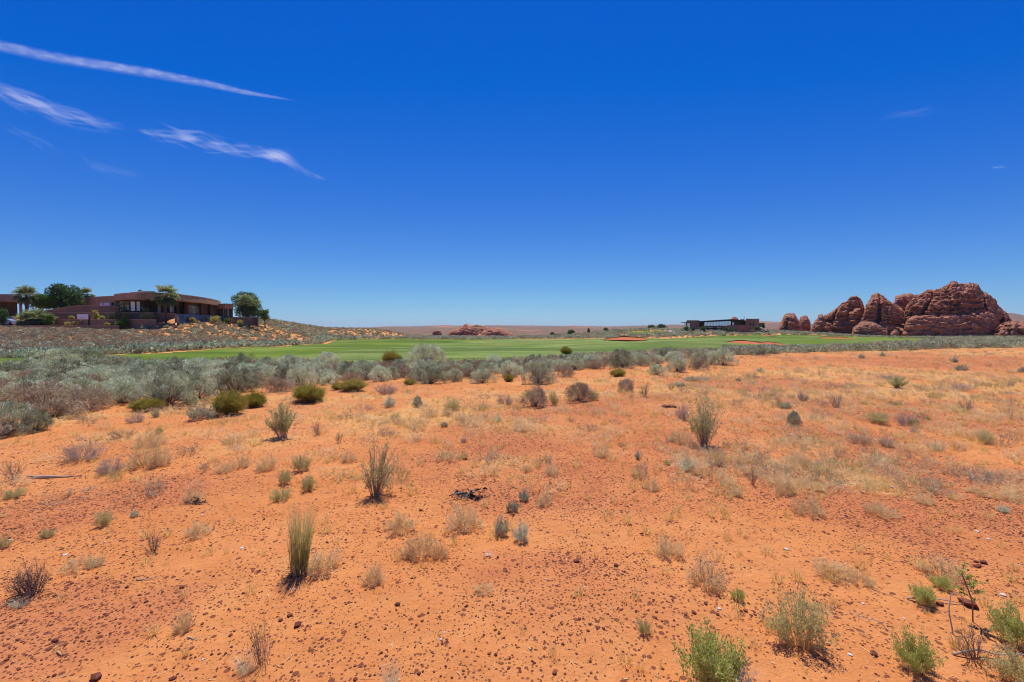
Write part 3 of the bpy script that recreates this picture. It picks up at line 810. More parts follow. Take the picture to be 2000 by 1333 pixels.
# ================================================================== HAND-PLACED PLANTS (pixel of the base, width, height)
HP = [
 ('leafy0', 553, 856, 68, 74, 'leafy dark-stemmed shrub fanning out above the bare sand, left of centre'),
 ('leafy1', 735, 968, 92, 128, 'tall airy shrub of thin upright stems, up and right of the tall bunch grass'),
 ('leafy2', 1377, 874, 86, 110, 'tall leafy shrub with reddish bare lower stems, alone on the right half of the sand'),
 ('bunch', 584, 1117, 44, 150, 'tall green bunch grass with pale feathery tops on the near sand'),
 ('tumble', 628, 1114, 88, 44, 'tan dry bush touching the right side of the tall green bunch grass'),
 ('tumble', 728, 1138, 52, 38, 'small curled tan bush below right of the tall green bunch grass'),
 ('tumble', 822, 1082, 74, 52, 'brownish dry bush midway between the bunch grass and the white crumpled paper'),
 ('tumble', 858, 1088, 40, 34, 'small dry bush touching the right side of a brownish dry bush near the crumpled paper'),
 ('tumble', 785, 1034, 78, 32, 'low sprawling tan bush below the tall airy shrub'),
 ('tumble', 908, 1030, 84, 50, 'wide tan dry bush just below the black plastic strip'),
 ('grey', 980, 1045, 36, 44, 'small grey-green bush right of the wide tan bush under the black plastic strip'),
 ('grey', 1020, 1057, 38, 42, 'small grey twiggy bush with a pointed top, below right of the black plastic strip'),
 ('grey', 1022, 978, 26, 26, 'tiny grey bush right of the end of the black plastic strip'),
 ('tumble', 1062, 984, 42, 24, 'low tan bush beside a tiny grey bush, right of the black plastic strip'),
 ('grey', 1000, 1000, 30, 24, 'tiny sprawling grey bush between the plastic strip and a small pointed bush'),
 ('tumble', 1382, 1142, 82, 62, 'rounded tan bush in the right foreground, above the bright green weed'),
 ('tumble', 1307, 1085, 66, 44, 'rounded tan bush just up and left of a similar bush above the green weed'),
 ('weed', 1392, 1345, 170, 128, 'bright green bushy weed at the bottom edge of the photo'),
 ('dead', 1440, 1350, 120, 74, 'tangle of dead grey twigs against the bright green weed at the bottom edge'),
 ('weedtan', 1562, 1258, 128, 108, 'large tan and green weed casting a twiggy shadow, right of the bright green weed'),
 ('weed', 1792, 1312, 84, 74, 'green weed on the lower right sand, left of the pile of dead twigs'),
 ('twig', 1905, 1290, 110, 70, 'pile of dead twigs in the lower right corner'),
 ('weed', 1985, 1262, 90, 80, 'green weed cut by the right edge beside the dead twigs'),
 ('weedtan', 1992, 1330, 120, 60, 'dry weed at the lower right corner below the dead twigs'),
 ('weed', 1805, 1180, 60, 42, 'sprawling green weed lying along a pale bare stick at right'),
 ('weed', 1838, 1150, 44, 26, 'little green weed between a low tan bush and a pale bare stick'),
 ('tumble', 1625, 1120, 86, 26, 'low tan dry bush crawling right from a bleached twig, left one of two joined'),
 ('tumble', 1674, 1134, 58, 24, 'low tan dry bush, right one of two joined above the large tan weed'),
 ('tumble', 1842, 1128, 88, 38, 'low tan dry bush above the sprawling green weed at right'),
 ('tumble', 1582, 1004, 72, 34, 'grey-tan low bush, lower right one of two near the middle right'),
 ('tumble', 1532, 965, 46, 32, 'grey-tan bush, upper left one of two near the middle right'),
 ('tumble', 1722, 1007, 66, 30, 'grey-tan low bush on the gravel, halfway to the right edge'),
 ('tumble', 1805, 982, 44, 18, 'flat grey bush on the red gravel near the right edge'),
 ('tumble', 1915, 966, 60, 14, 'flat spreading bush on the red gravel, left of another at the right edge'),
 ('tumble', 1975, 978, 60, 18, 'flat spreading grey bush on the red gravel at the right edge'),
 ('tumble', 1560, 914, 46, 34, 'upright tan bush under the pale blue-grey round tuft'),
 ('spiky', 1828, 880, 44, 30, 'grey-green spiky grass clump on the right sand'),
 ('sage', 1549, 829, 29, 24, 'pale blue-grey round tuft alone on red gravel'),
 ('leafy0', 1753, 758, 44, 26, 'dark green fan-shaped shrub on the upper right sand'),
 ('dead', 1738, 742, 40, 14, 'pale dead twigs behind the dark green fan-shaped shrub'),
 ('twig', 1634, 797, 36, 34, 'bare V-shaped twiggy bush left of the dark green fan-shaped shrub'),
 ('twig', 1885, 805, 36, 34, 'bare dark twiggy bush on straw near the right edge'),
 ('twig', 1974, 818, 18, 24, 'thin bare twigs at the right edge, right of a dark twiggy bush'),
 ('dead', 1772, 832, 40, 36, 'mauve dead bush on the right sand with a green weed at its foot'),
 ('weed', 1786, 832, 22, 14, 'small green weed at the foot of the mauve dead bush'),
 ('dead', 1785, 844, 22, 12, 'little grey dead bush just below the mauve dead bush'),
 ('weed', 1812, 820, 14, 6, 'tiny green weed right of the mauve dead bush'),
 ('dead', 1731, 873, 26, 28, 'leaning mauve dead bush left of the spiky grey-green clump'),
 ('dead', 1333, 818, 40, 35, 'mauve dead bush with a dark board at its left'),
 ('dead', 1567, 783, 26, 26, 'pale dry bush beside a twiggy bush, up left of the V-shaped one'),
 ('grey', 1534, 798, 26, 16, 'low grey-green bush above the pale round tuft'),
 ('twig', 1521, 796, 18, 24, 'bare twigs touching the low grey-green bush above the round tuft'),
 ('weedtan', 1715, 825, 56, 20, 'tan and green low weed left of the mauve dead bush'),
 ('grey', 1683, 700, 14, 9, 'tiny dark shrub at the far sand edge under the tall rock lobe'),
 ('grey', 1723, 696, 14, 9, 'tiny shrub on a red strip at the far sand edge under the rocks'),
 ('grey', 1863, 708, 18, 12, 'small greenish shrub at the far right on the sand'),
 ('grey', 1878, 724, 26, 13, 'small dark shrub on the far right sand below a greenish one'),
 ('grey', 1996, 728, 16, 12, 'small dark shrub at the right edge of the far sand'),
 ('dead', 1875, 762, 44, 18, 'pale grey twiggy bush above the dark twiggy one near the right edge'),
 ('dead', 1975, 754, 12, 12, 'tiny mauve bush near the right edge of the sand'),
 ('tumble', 1920, 852, 36, 16, 'flat grey bush on red gravel near the right edge'),
 ('weedtan', 1922, 865, 30, 26, 'thin greenish weed near the right edge above the flat bushes'),
 ('grey', 1960, 1000, 24, 14, 'small blue-grey bush on gravel at the right edge'),
 ('olive', 602, 783, 68, 32, 'round olive shrub with two domes at the sand edge, middle one of the three largest'),
 ('olive', 446, 810, 66, 46, 'large round olive shrub at the sand edge, leftmost of the three largest'),
 ('olive', 497, 795, 46, 28, 'olive shrub touching the right side of the large round one'),
 ('olive', 288, 802, 58, 24, 'bright olive shrub under the grey sagebrush at left'),
 ('olive', 690, 763, 56, 22, 'flat olive shrub, rightmost of the three largest'),
 ('olive', 660, 762, 26, 14, 'small olive shrub touching the left side of a flat olive one'),
 ('olive', 800, 752, 26, 12, 'small olive shrub left of a wide pale sagebrush'),
 ('olive', 1206, 735, 34, 14, 'olive shrub at the sand edge in the middle of the photo'),
 ('olive', 993, 746, 22, 15, 'small olive shrub left of the round lone sagebrush'),
 ('sage_big', 1050, 749, 62, 46, 'round lone sagebrush standing out on the sand edge in the middle'),
 ('sage', 1323, 726, 42, 30, 'dark-based round sagebrush, second from the right end of the belt edge'),
 ('sage', 1283, 733, 36, 22, 'blue-grey round sagebrush on bare sand left of a dark-based one'),
 ('sage', 1362, 716, 38, 34, 'tall sagebrush right of the dark-based round one'),
 ('sage', 1413, 713, 42, 32, 'grey sagebrush at the right tip of the near belt'),
 ('sage', 1388, 712, 30, 26, 'sagebrush between the tall one and the belt tip'),
 ('brown', 1364, 722, 40, 18, 'dry brown shrub at the foot of the tall sagebrush'),
 ('sage', 1482, 695, 36, 18, 'lone round sagebrush on bare orange sand right of the belt tip'),
 ('brown', 1456, 693, 30, 10, 'low dry shrub left of the lone sagebrush right of the belt tip'),
 ('sage', 1512, 692, 24, 10, 'small grey sagebrush right of the lone one beyond the belt tip'),
 ('brown', 1047, 794, 56, 36, 'mauve-brown bushy shrub on the sand below the round lone sagebrush'),
 ('brown', 1130, 783, 58, 36, 'wide mauve-brown shrub right of a similar one below the round sagebrush'),
 ('weedtan', 1083, 792, 24, 28, 'thin green-tan weed between the two mauve-brown shrubs'),
 ('weedtan', 1160, 782, 28, 22, 'thin weed touching the right side of the wide mauve-brown shrub'),
 ('brown', 1222, 765, 38, 24, 'grey-brown shrub on straw below the olive shrub in the middle'),
 ('twig', 1258, 775, 24, 36, 'upright bare brown shrub like a broom on the straw'),
 ('twig', 1310, 762, 18, 14, 'small dark twiggy bush on sand below the blue-grey round sagebrush'),
 ('grey', 1330, 755, 26, 10, 'low grey bush on sand below the dark-based round sagebrush'),
 ('grey', 1352, 744, 44, 10, 'flat greenish bush on sand below the tall sagebrush'),
 ('grey', 1378, 744, 16, 8, 'tiny grey bush right of the flat greenish one'),
 ('grey', 1485, 727, 18, 10, 'tiny pale green bush on sand below the lone sagebrush'),
 ('grey', 1443, 745, 16, 8, 'tiny grey bush on the sand right of the flat greenish one'),
 ('grey', 392, 820, 54, 38, 'mauve-grey bush left of the large round olive shrub'),
 ('dead', 267, 825, 40, 22, 'mauve-grey bush on sand below the bright olive shrub at left'),
 ('grey', 305, 815, 16, 18, 'small dark bush on sand right below the bright olive shrub'),
 ('twig', 622, 850, 30, 32, 'small dark twiggy bush right of the leafy dark-stemmed shrub'),
 ('twig', 662, 866, 20, 28, 'small pointed twiggy bush, farther right of the leafy dark-stemmed shrub'),
 ('grey', 762, 795, 28, 24, 'small grey bush on sand below the wide pale sagebrush'),
 ('sage', 815, 796, 18, 22, 'small upright sage-green bush alone on the sand left of centre'),
 ('tumble', 837, 814, 36, 20, 'small brownish bush below the upright sage-green one'),
 ('tumble', 781, 829, 30, 16, 'small tan bush left of a small brownish one, left of centre'),
 ('weedtan', 883, 800, 36, 20, 'low green-tan weed on sand left of centre'),
 ('dead', 755, 770, 48, 26, 'mauve-brown dead bush at the sand edge below the wide pale sagebrush'),
 ('dead', 988, 790, 44, 24, 'mauve-brown dead bush on sand left of the bushy mauve-brown shrub'),
 ('grey', 972, 824, 20, 12, 'tiny dark bush above the red gravel left of centre'),
 ('grey', 868, 834, 16, 12, 'tiny grey bush above the red gravel, right of a small brownish one'),
 ('dead', 906, 865, 18, 14, 'tiny pale dead bush on bare sand at the gravel edge'),
 ('tumble', 685, 902, 34, 26, 'brown-based low bush left of the tall airy shrub'),
 ('tumble', 1017, 842, 38, 18, 'straw-coloured low bush on the middle sand'),
 ('dead', 160, 898, 80, 42, 'mauve dead bush at left, above the bleached lying log'),
 ('dead', 214, 926, 56, 40, 'mauve dead bush right of the bleached lying log'),
 ('tumble', 284, 912, 70, 44, 'dense dark-based bush right of the mauve dead bush at left'),
 ('tumble', 315, 908, 44, 46, 'tan bush touching the right side of the dense dark-based one'),
 ('tumble', 288, 872, 60, 36, 'brown upright bush behind the dense dark-based one at left'),
 ('weed', 310, 848, 16, 14, 'small green sprig above the brown upright bush at left'),
 ('twig', 28, 937, 52, 44, 'bare brown twigs at the left edge beside the bleached log'),
 ('weedtan', 28, 972, 44, 22, 'low green-grey weed at the left edge below the bleached log'),
 ('weedtan', 590, 920, 44, 34, 'low green bush between the leafy shrub and the tall bunch grass'),
 ('weedtan', 555, 946, 32, 34, 'low green bush above the tall bunch grass'),
 ('weedtan', 600, 957, 42, 30, 'low grey-green bush just right of a greener one above the bunch grass'),
 ('weedtan', 550, 975, 50, 24, 'low pale green weed directly above the tops of the bunch grass'),
 ('tumble', 522, 917, 46, 32, 'grey-tan bush left of the low green bushes'),
 ('tumble', 470, 912, 50, 24, 'tan bush left of a grey-tan one beside the low green bushes'),
 ('tumble', 438, 922, 36, 18, 'low tan bush, leftmost of three in a row left of the green bushes'),
 ('twigdense', 62, 1160, 82, 68, 'dark dead bush near the left edge of the near sand'),
 ('spiky', 40, 1185, 34, 22, 'yellowish grass clump below the dark dead bush at the left edge'),
 ('tumble', 150, 1112, 66, 28, 'low twiggy tan bush right of the dark dead bush at the left'),
 ('spiky', 192, 1106, 26, 26, 'dry upright grass clump right of the low twiggy bush at the left'),
 ('twig', 298, 1076, 56, 44, 'sprawling bare twiggy bush on sand at left'),
 ('tumble', 362, 1230, 42, 44, 'upright rounded tan bush on the bare lower left sand'),
 ('twig', 512, 1300, 60, 100, 'tall bare stems and dry grass in the lower left foreground'),
 ('spiky', 480, 1312, 44, 46, 'dry grass clump at the foot of the tall bare stems'),
 ('spiky', 765, 1340, 44, 60, 'dry grass clump cut by the bottom edge left of centre'),
 ('weedtan', 203, 1027, 40, 32, 'small green weed on red gravel at left, below the mauve dead bush'),
 ('weedtan', 93, 1049, 32, 18, 'tiny green weed on gravel near the left edge'),
 ('weedtan', 6, 1070, 30, 24, 'green weed cut by the left edge'),
 ('tumble', 388, 1045, 62, 26, 'low dry bush on sand below the dark plastic scrap at left'),
 ('tumble', 378, 978, 44, 26, 'low tan bush touching the dark plastic scrap at left'),
 ('grey', 262, 1010, 18, 14, 'tiny grey-green weed on the gravel at left'),
 ('grey', 1346, 920, 42, 30, 'grey twiggy bush below left of the tall leafy shrub'),
 ('tumble', 1392, 905, 44, 42, 'tan bush below the tall leafy shrub'),
 ('tumble', 1330, 864, 52, 26, 'tan low bush touching the left of the tall leafy shrub'),
 ('tumble', 1352, 875, 26, 20, 'small brown bush at the left foot of the tall leafy shrub'),
 ('tumble', 1076, 926, 34, 24, 'low tan bush on gravel right of centre, upper one'),
 ('tumble', 1030, 920, 26, 16, 'small faint tan bush left of a low one right of centre'),
 ('grey', 1247, 897, 18, 20, 'little round grey bush below the black crumpled scrap'),
 ('tumble', 1175, 894, 20, 12, 'tiny tan bush left of a little round grey one'),
 ('tumble', 1272, 958, 38, 28, 'rounded tan bush on the middle right sand'),
 ('tumble', 1246, 932, 32, 18, 'small tan bush above the rounded one, middle right'),
 ('twig', 1470, 948, 24, 46, 'thin dark sapling with few leaves on the right sand'),
 ('weed', 1303, 908, 18, 8, 'tiny green weed left of the grey twiggy bush'),
 ('weed', 1442, 1172, 34, 24, 'small green weed below the rounded tan bush in the right foreground'),
 ('weedtan', 1258, 1236, 38, 28, 'small wispy weed with a stick at its foot, lower middle'),
 ('tumble', 948, 1155, 44, 16, 'small low tuft of dry herbs below the white crumpled paper'),
 ('tumble', 1437, 968, 30, 18, 'dry low bush left of a thin dark sapling'),
 ('sage_big', 18, 850, 84, 62, 'large pale sagebrush cut by the left edge where the sand begins'),
 ('sage_big', 70, 842, 50, 40, 'pale sagebrush right of the large one at the left edge'),
 ('brown', 105, 815, 110, 34, 'wide mauve-grey dry shrub at the lower left belt edge'),
 ('sage', 60, 785, 90, 44, 'big sagebrush above the wide mauve-grey dry shrub at left'),
 ('brown', 175, 800, 90, 40, 'mauve-brown dry shrub left of the bright olive shrub'),
 ('sage_big', 240, 788, 80, 48, 'tall grey-green sagebrush above left of the bright olive shrub'),
 ('sage_big', 330, 792, 100, 62, 'largest grey sagebrush of the left belt, right of the bright olive shrub'),
 ('sage_big', 385, 780, 80, 52, 'broad pale sagebrush above left of the large round olive shrub'),
 ('sage_big', 460, 768, 90, 48, 'broad pale green sagebrush above the large round olive shrub'),
 ('brown', 545, 765, 70, 26, 'dry brown shrub above the two-domed olive shrub'),
 ('sage', 715, 742, 66, 36, 'dark-based sagebrush above the flat olive shrub'),
 ('sage', 672, 740, 44, 24, 'sagebrush left of the dark-based one above the flat olive shrub'),
 ('sage_big', 838, 750, 76, 36, 'wide pale sagebrush in the front row left of centre'),
 ('sage', 887, 746, 36, 26, 'small pale sagebrush right of the wide pale one'),
 ('sage', 942, 748, 50, 30, 'sagebrush in the front row, left of the round lone one'),
 ('brown', 1105, 736, 38, 22, 'brown-based shrub right of the round lone sagebrush'),
 ('sage', 1122, 722, 46, 28, 'pale sagebrush up right of the round lone one'),
 ('sage_big', 835, 718, 70, 44, 'tall sagebrush rising over the turf left of centre'),
 ('olive', 765, 712, 40, 26, 'rust-brown broom shrub left of the tall sagebrush over the turf'),
 ('sage_big', 110, 722, 96, 38, 'sagebrush rising over the left strip of turf, left one of three'),
 ('sage_big', 165, 716, 80, 34, 'sagebrush rising over the left strip of turf, middle one of three'),
 ('sage_big', 225, 722, 60, 26, 'sagebrush rising over the left strip of turf, right one of three'),
 ('sage', 640, 722, 60, 34, 'pale sagebrush against the turf, left of the rust-brown shrub'),
 ('olive', 1105, 692, 26, 14, 'dark olive shrub on the turf edge right of centre'),
]
PLANTED = []
for k, px, row, w, h, lab in HP:
    o = plant_px(k, px, row, w, h, lab, rz=0.0 if k == 'leafy1' else None)
    PLANTED.append((o, px, row))

# thin weeds and sticks with a shape of their own
def curve_tube(g, pts, r, t=.5):
    pts = np.array(pts, float)
    tubes(g, pts[:-1], pts[1:], r, r * .85, t, 0, 5)
def _smooth(pts, seed, n=18, wob=1.0):
    pts = np.array(pts, float); L = np.linspace(0, 1, len(pts)); u = np.linspace(0, 1, n)
    q_ = np.stack([np.interp(u, L, pts[:, i]) for i in range(3)], 1)
    ln = np.linalg.norm(pts[-1] - pts[0])
    for i in range(3): q_[:, i] += (vn2(u * 5 + seed, u * 0 + i, seed) - .5) * ln * .07 * wob * (1 if i < 2 else .5)
    return q_
def stick(px, row, pts, r, mat, name, label, cat, group=None):
    x, y = ground_at(px, row)
    s = y / 888.9
    g = Geo(); q_ = _smooth(pts, int(px) % 97); q_ = np.array([(a * s, b * s * 1.0, T(x + a * s, y + b * s) - T(x, y) + max(c, 0) * s + r * .6) for a, b, c in q_]); rr_ = r * np.linspace(1.05, .35, len(q_)); tubes(g, q_[:-1], q_[1:], rr_[:-1], rr_[1:], .55, 0, 6)
    for k in (5, 9, 13):
        e = q_[k] + np.array([s * 9 * (1 if k % 2 else -.6), s * 7 * math.sin(k), abs(s * 2)]); tubes(g, q_[k][None], e[None], r * .4, r * .15, .55, 0, 4)
    o = link(name, g.mesh(name, mat, True), None, (x, y, T(x, y)))
    return tag(o, label, cat, group)
STK = 'bare sticks lying on the sand'
stick(1770, 1172, [(0, 0, 3), (25, -8, 6), (50, -14, 4), (90, -26, 2)], .006, M['dead'], 'dead_stick', 'pale bare stick under the sprawling green weed at right', 'stick', STK)
stick(1862, 1240, [(0, 0, 0), (3, 10, 40), (12, 20, 66), (24, 22, 72), (36, 22, 60), (42, 20, 30)], .0035, M['dead'], 'bent_stem', 'dry stem bent into an arch at right above the dead twigs', 'stem')
stick(1735, 1232, [(0, 0, 0), (-12, 14, 10), (-24, 30, 6), (-34, 60, 2)], .003, M['dead'], 'dead_stick', 'thin curved pale stick left of the arched stem', 'stick', STK)
def log():
    x, y = ground_at(50, 936); s = y / 888.9; z = T(x, y); r = np.random.default_rng(3)
    g = Geo()
    for k in range(9):
        o1, o2 = r.uniform(-3, 3, 2)
        q_ = _smooth([(r.uniform(0, 25), o1, 1 + r.uniform(0, 3)), (50, 4 + o1, 2.5), (r.uniform(75, 105), 9 + o2, 1)], 10 + k, 16, .8)
        q_ = np.array([(a * s, b * s, T(x + a * s, y + b * s) - z + max(c, 0) * s) for a, b, c in q_])
        rr_ = (.018 if k < 2 else .009) * np.linspace(1, .3, 16); tubes(g, q_[:-1], q_[1:], rr_[:-1], rr_[1:], r.uniform(.3, .8), 0, 6)
    tag(link('fallen_log', g.mesh('fallen_log', M['dead']), None, (x, y, z)), 'bleached splintered log lying on the sand near the left edge', 'log')
log()
stick(265, 1134, [(0, 0, 1), (20, 3, 2), (40, 8, 1)], .004, M['dead'], 'dead_stick', 'short pale stick below the sprawling twiggy bush at left', 'stick', STK)
stick(112, 1275, [(0, 0, 1), (8, -4, 2), (16, -8, 1)], .005, M['tan'], 'dead_stick', 'short straw-coloured stick in the lower left sand', 'stick', STK)
stick(366, 1246, [(0, 0, 1), (14, -5, 1), (28, -10, 2)], .0035, M['dead'], 'dead_stick', 'pale twig just below the upright rounded tan bush', 'stick', STK)
stick(1490, 1215, [(0, 0, 0), (2, 2, 16), (4, 4, 26)], .004, M['dead'], 'dead_stick', 'pale stick standing behind the bright green weed', 'stick', STK)
stick(1700, 1150, [(0, 0, 1), (30, -50, 1), (66, -90, 1), (100, -130, 3)], .002, M['tan'], 'dead_stick', 'long thin straw trailing down the sand right of the large tan weed', 'stick', STK)
stick(1855, 1278, [(0, 0, 2), (30, -5, 10), (70, -12, 6), (110, -20, 12), (150, -16, 4)], .006, M['dead'], 'dead_stick', 'long bleached branch running through the dead twigs, lower right', 'stick', STK)
for i in range(5):
    pass
def sapling():
    x, y = ground_at(1900, 1215); s = y / 888.9
    o = empty('sapling', (x, y, T(x, y))); tag(o, 'leggy green sapling leaning beside the arched dry stem', 'sapling')
    g, l = Geo(), Geo(); r = np.random.default_rng(5)
    pts = np.array([(0, 0, 0), (-2, 0, 40), (-10, 4, 70), (-20, 8, 100)]) * s
    curve_tube(g, pts, .004, .3)
    P = []; D = []
    for k in range(14):
        u = .4 + .6 * k / 14; p = pts[int(u * 2.99)] * (1 - (u * 3 % 1)) + pts[min(int(u * 2.99) + 1, 3)] * (u * 3 % 1)
        d = np.array([r.normal() * .8 + .2, r.normal() * .5, .4]); d /= np.linalg.norm(d)
        e = p + d * 26 * s * r.uniform(.5, 1.2); tubes(g, p[None], e[None], .002, .001, .4)
        for m in range(26):
            P.append(p + (e - p) * r.uniform(.3, 1)); D.append(d + r.normal(size=3) * .7)
    leaves(l, r, P, D, .018, .007, r.uniform(.2, .7, len(P)))
    link('stem', g.mesh('sapling_stem', M['stem']), o); link('leaves', l.mesh('sapling_leaves', M['green']), o)
sapling()

# ================================================================== LITTER
blk = plain_mat('black_plastic', (.012, .013, .018), .32, .3, 30, .01, .6)
def crumple(px, row, wpx, name, mat, label, cat, strands, seed, hgt=.03, group=None):
    """crumpled ribbons of film lying on the sand"""
    x, y = ground_at(px, row); w = wpx / 888.9 * y
    r = np.random.default_rng(seed); g = Geo()
    for s in range(strands):
        n = 34; u = np.linspace(0, 1, n); off = r.uniform(-1, 1)
        cx = (u - .5) * w * r.uniform(.55, 1.0) + off * w * .12
        cy = (vn2(u * 4 + s * 7, u * 0, seed) - .5) * w * .35 + off * w * .03
        cz = .006 + vn2(u * 7 + s * 3, u * 0, seed + 1) ** 2 * hgt * 1.6
        wd = w * .035 * (.4 + vn2(u * 6, u * 0 + s, seed + 2)) * np.sin(np.pi * np.clip(u * .96 + .02, 0, 1)) ** .4
        tw = vn2(u * 6 + s, u * 0 + 3, seed + 3) * 6
        gz = np.array([T(x + a, y + b) for a, b in zip(cx, cy)]) - T(x, y)
        A = np.stack([cx, cy + np.cos(tw) * wd, gz + cz + np.abs(np.sin(tw)) * wd], 1)
        B = np.stack([cx, cy - np.cos(tw) * wd, gz + cz - .2 * np.abs(np.sin(tw)) * wd], 1)
        V = np.stack([A, B], 1).reshape(-1, 3); F = []
        for i in range(n - 1):
            p = 2 * i; F += [(p, p + 1, p + 3), (p, p + 3, p + 2)]
        g.add(V, F)
    o = link(name, g.mesh(name, mat), None, (x, y, T(x, y)))
    return tag(o, label, cat, group)
PG = 'scraps of black plastic on the sand'
crumple(918, 972, 84, 'plastic_scrap', blk, 'long crumpled strip of black plastic on the sand in the middle', 'plastic', 8, 3, .035, PG)
crumple(386, 983, 46, 'plastic_scrap', blk, 'short dark plastic scrap on gravel in the left half', 'plastic', 6, 8, .03, PG)
crumple(1217, 873, 24, 'plastic_scrap', blk, 'small black crumpled scrap on the red gravel right of centre', 'plastic', 6, 12, .05, PG)
crumple(952, 1088, 22, 'paper_scrap', plain_mat('white_paper', (.75, .75, .77), .6, .05, 30), 'white crumpled paper scrap on the near sand', 'paper', 7, 15, .03)

def board():
    x, y = ground_at(1307, 796); s = y / 888.9
    g = Geo(); w, d, h = 13 * s, 6 * s, 4.5 * s
    pts = [(-w, -d, 0), (w, -d * .6, 0), (w * .95, d, 0), (-w, d, 0)]
    V = [(a, b, -.02) for a, b, _ in pts] + [(a, b, h * (1 if i in (0, 3) else .7)) for i, (a, b, _) in enumerate(pts)]
    F = [(0, 1, 5), (0, 5, 4), (1, 2, 6), (1, 6, 5), (2, 3, 7), (2, 7, 6), (3, 0, 4), (3, 4, 7), (4, 5, 6), (4, 6, 7)]
    g.add(V, F)
    o = link('broken_board', g.mesh('broken_board', plain_mat('old_board', (.17, .07, .045), .9, .3, 14)), None, (x, y, T(x, y)))
    tag(o, 'dark brown broken board touching the left of the mauve dead bush', 'board')
board()

# ================================================================== RELATIVE LABELS
ORD = ['nearest', 'second nearest', 'third nearest', 'fourth nearest', 'fifth nearest', 'sixth nearest', 'seventh nearest', 'eighth nearest', 'ninth nearest', 'tenth nearest',
       'eleventh nearest', 'twelfth nearest', 'thirteenth nearest', 'fourteenth nearest', 'fifteenth nearest', 'sixteenth nearest'] + [w + ' nearest' for w in ('seventeenth', 'eighteenth', 'nineteenth', 'twentieth', 'twenty-first', 'twenty-second', 'twenty-third', 'twenty-fourth', 'twenty-fifth', 'twenty-sixth', 'twenty-seventh', 'twenty-eighth', 'twenty-ninth', 'thirtieth')]
LM = [(553, 856, 'the leafy dark-stemmed shrub'), (735, 968, 'the tall airy shrub'), (1377, 874, 'the tall red-stemmed leafy shrub'), (584, 1117, 'the tall bunch grass'),
      (918, 972, 'the black plastic strip'), (952, 1088, 'the white paper scrap'), (386, 983, 'the dark plastic scrap at left'), (1217, 873, 'the small black scrap'),
      (1392, 1333, 'the bright green weed'), (1562, 1258, 'the large tan weed'), (1549, 829, 'the pale round tuft'), (1753, 758, 'the fan-shaped shrub'),
      (1828, 880, 'the spiky grey-green clump'), (1885, 805, 'the dark twiggy bush at right'), (1050, 749, 'the round lone sagebrush'), (602, 783, 'the two-domed olive shrub'),
      (446, 810, 'the large olive shrub'), (288, 802, 'the bright olive shrub'), (690, 763, 'the flat olive shrub'), (1206, 735, 'the middle olive shrub'), (62, 1160, 'the dark dead bush at left'),
      (362, 1230, 'the upright rounded tan bush'), (100, 930, 'the bleached log'), (1323, 726, 'the dark-based sagebrush'), (1482, 695, 'the lone sagebrush past the belt'),
      (1900, 1290, 'the pile of dead twigs'), (1382, 1142, 'the rounded tan foreground bush'), (835, 718, 'the tall sagebrush over the turf'), (1722, 1007, 'the grey-tan bush on gravel'),
      (765, 712, 'the rust-brown shrub'), (18, 850, 'the large left-edge sagebrush'), (1272, 958, 'the rounded tan bush, middle right'), (298, 1076, 'the sprawling twiggy bush')]
LMG = [(ground_at(a, b), t, a, b) for a, b, t in LM]
def to_px(x, y, z=None):
    z = T(x, y) if z is None else z
    dy = y * CP - (z - CAM_Z) * SP * 1.0; up = y * SP + (z - CAM_Z) * CP
    dy = y * CP - (z - CAM_Z) * SP
    return 1000 + 888.9 * x / dy, 666.5 - 888.9 * up / dy
def relabel(items, noun, word='on the sand'):
    """items: (object, x, y, look). The label counts outward from a landmark, on one side of it."""
    buckets = {}
    for o, x, y, look in items:
        px, row = to_px(x, y)
        best = min(LMG, key=lambda l: math.hypot((px - l[2]), (row - l[3]) * 2.2))
        dx, dr = px - best[2], (row - best[3]) * 2.2
        if abs(dx) > abs(dr): side = 'right of' if dx > 0 else 'left of'
        else: side = 'below' if dr > 0 else 'above'
        buckets.setdefault((best[1], side, look), []).append((math.hypot(dx, dr), o))
    for (lm, side, look), l in buckets.items():
        l.sort(key=lambda t: t[0])
        for k, (_, o) in enumerate(l):
            if k < len(ORD): o['label'] = f'{look} {noun}, {ORD[k]} {side} {lm}'
            else: o['label'] = f'{look} {noun} farther out, {side} {lm}'

# ================================================================== FILLER PLANTS OF THE BELT
def nearest_gap(x, y, w, k=.42):
    for a, b, c in PL:
        if abs(a - x) < 3 and abs(b - y) < 3 and math.hypot(a - x, b - y) < (w + c) * .5 * k: return False
    return True

# front edge of the belt as seen in the photograph
EDGE = [(-200, 860), (0, 832), (60, 812), (200, 790), (290, 780), (400, 782), (470, 770), (560, 758), (650, 752), (750, 744), (840, 742), (950, 740), (1040, 735), (1120, 722),
        (1200, 722), (1270, 716), (1330, 708), (1400, 700), (1440, 690)]
EG = [ground_at(a, b) for a, b in EDGE]
rb = np.random.default_rng(77)
cands = []
for _ in range(9000):
    t = rb.uniform(-1.18, .52); y = rb.uniform(9, 58)
    x = t * y
    ye = np.interp(t, [a / b for a, b in EG], [b for a, b in EG])
    yf = np.interp(x, [p[0] for p in FAIR[:9]], [p[1] for p in FAIR[:9]])
    if y < ye or y > yf + .3: continue
    dens = .55 + .5 * float(fbm2(x / 2.2, y / 2.2, 2, 400))
    if t > -.35: dens *= .78 if y < yf - 5 else 1
    if rb.uniform() > dens: continue
    if t < -1.06 and y > 21: continue
    cands.append((y, x, ye))
cands.sort()
nb = 0; items = {'sage': [], 'brown': [], 'olive': []}; rest_belt = []
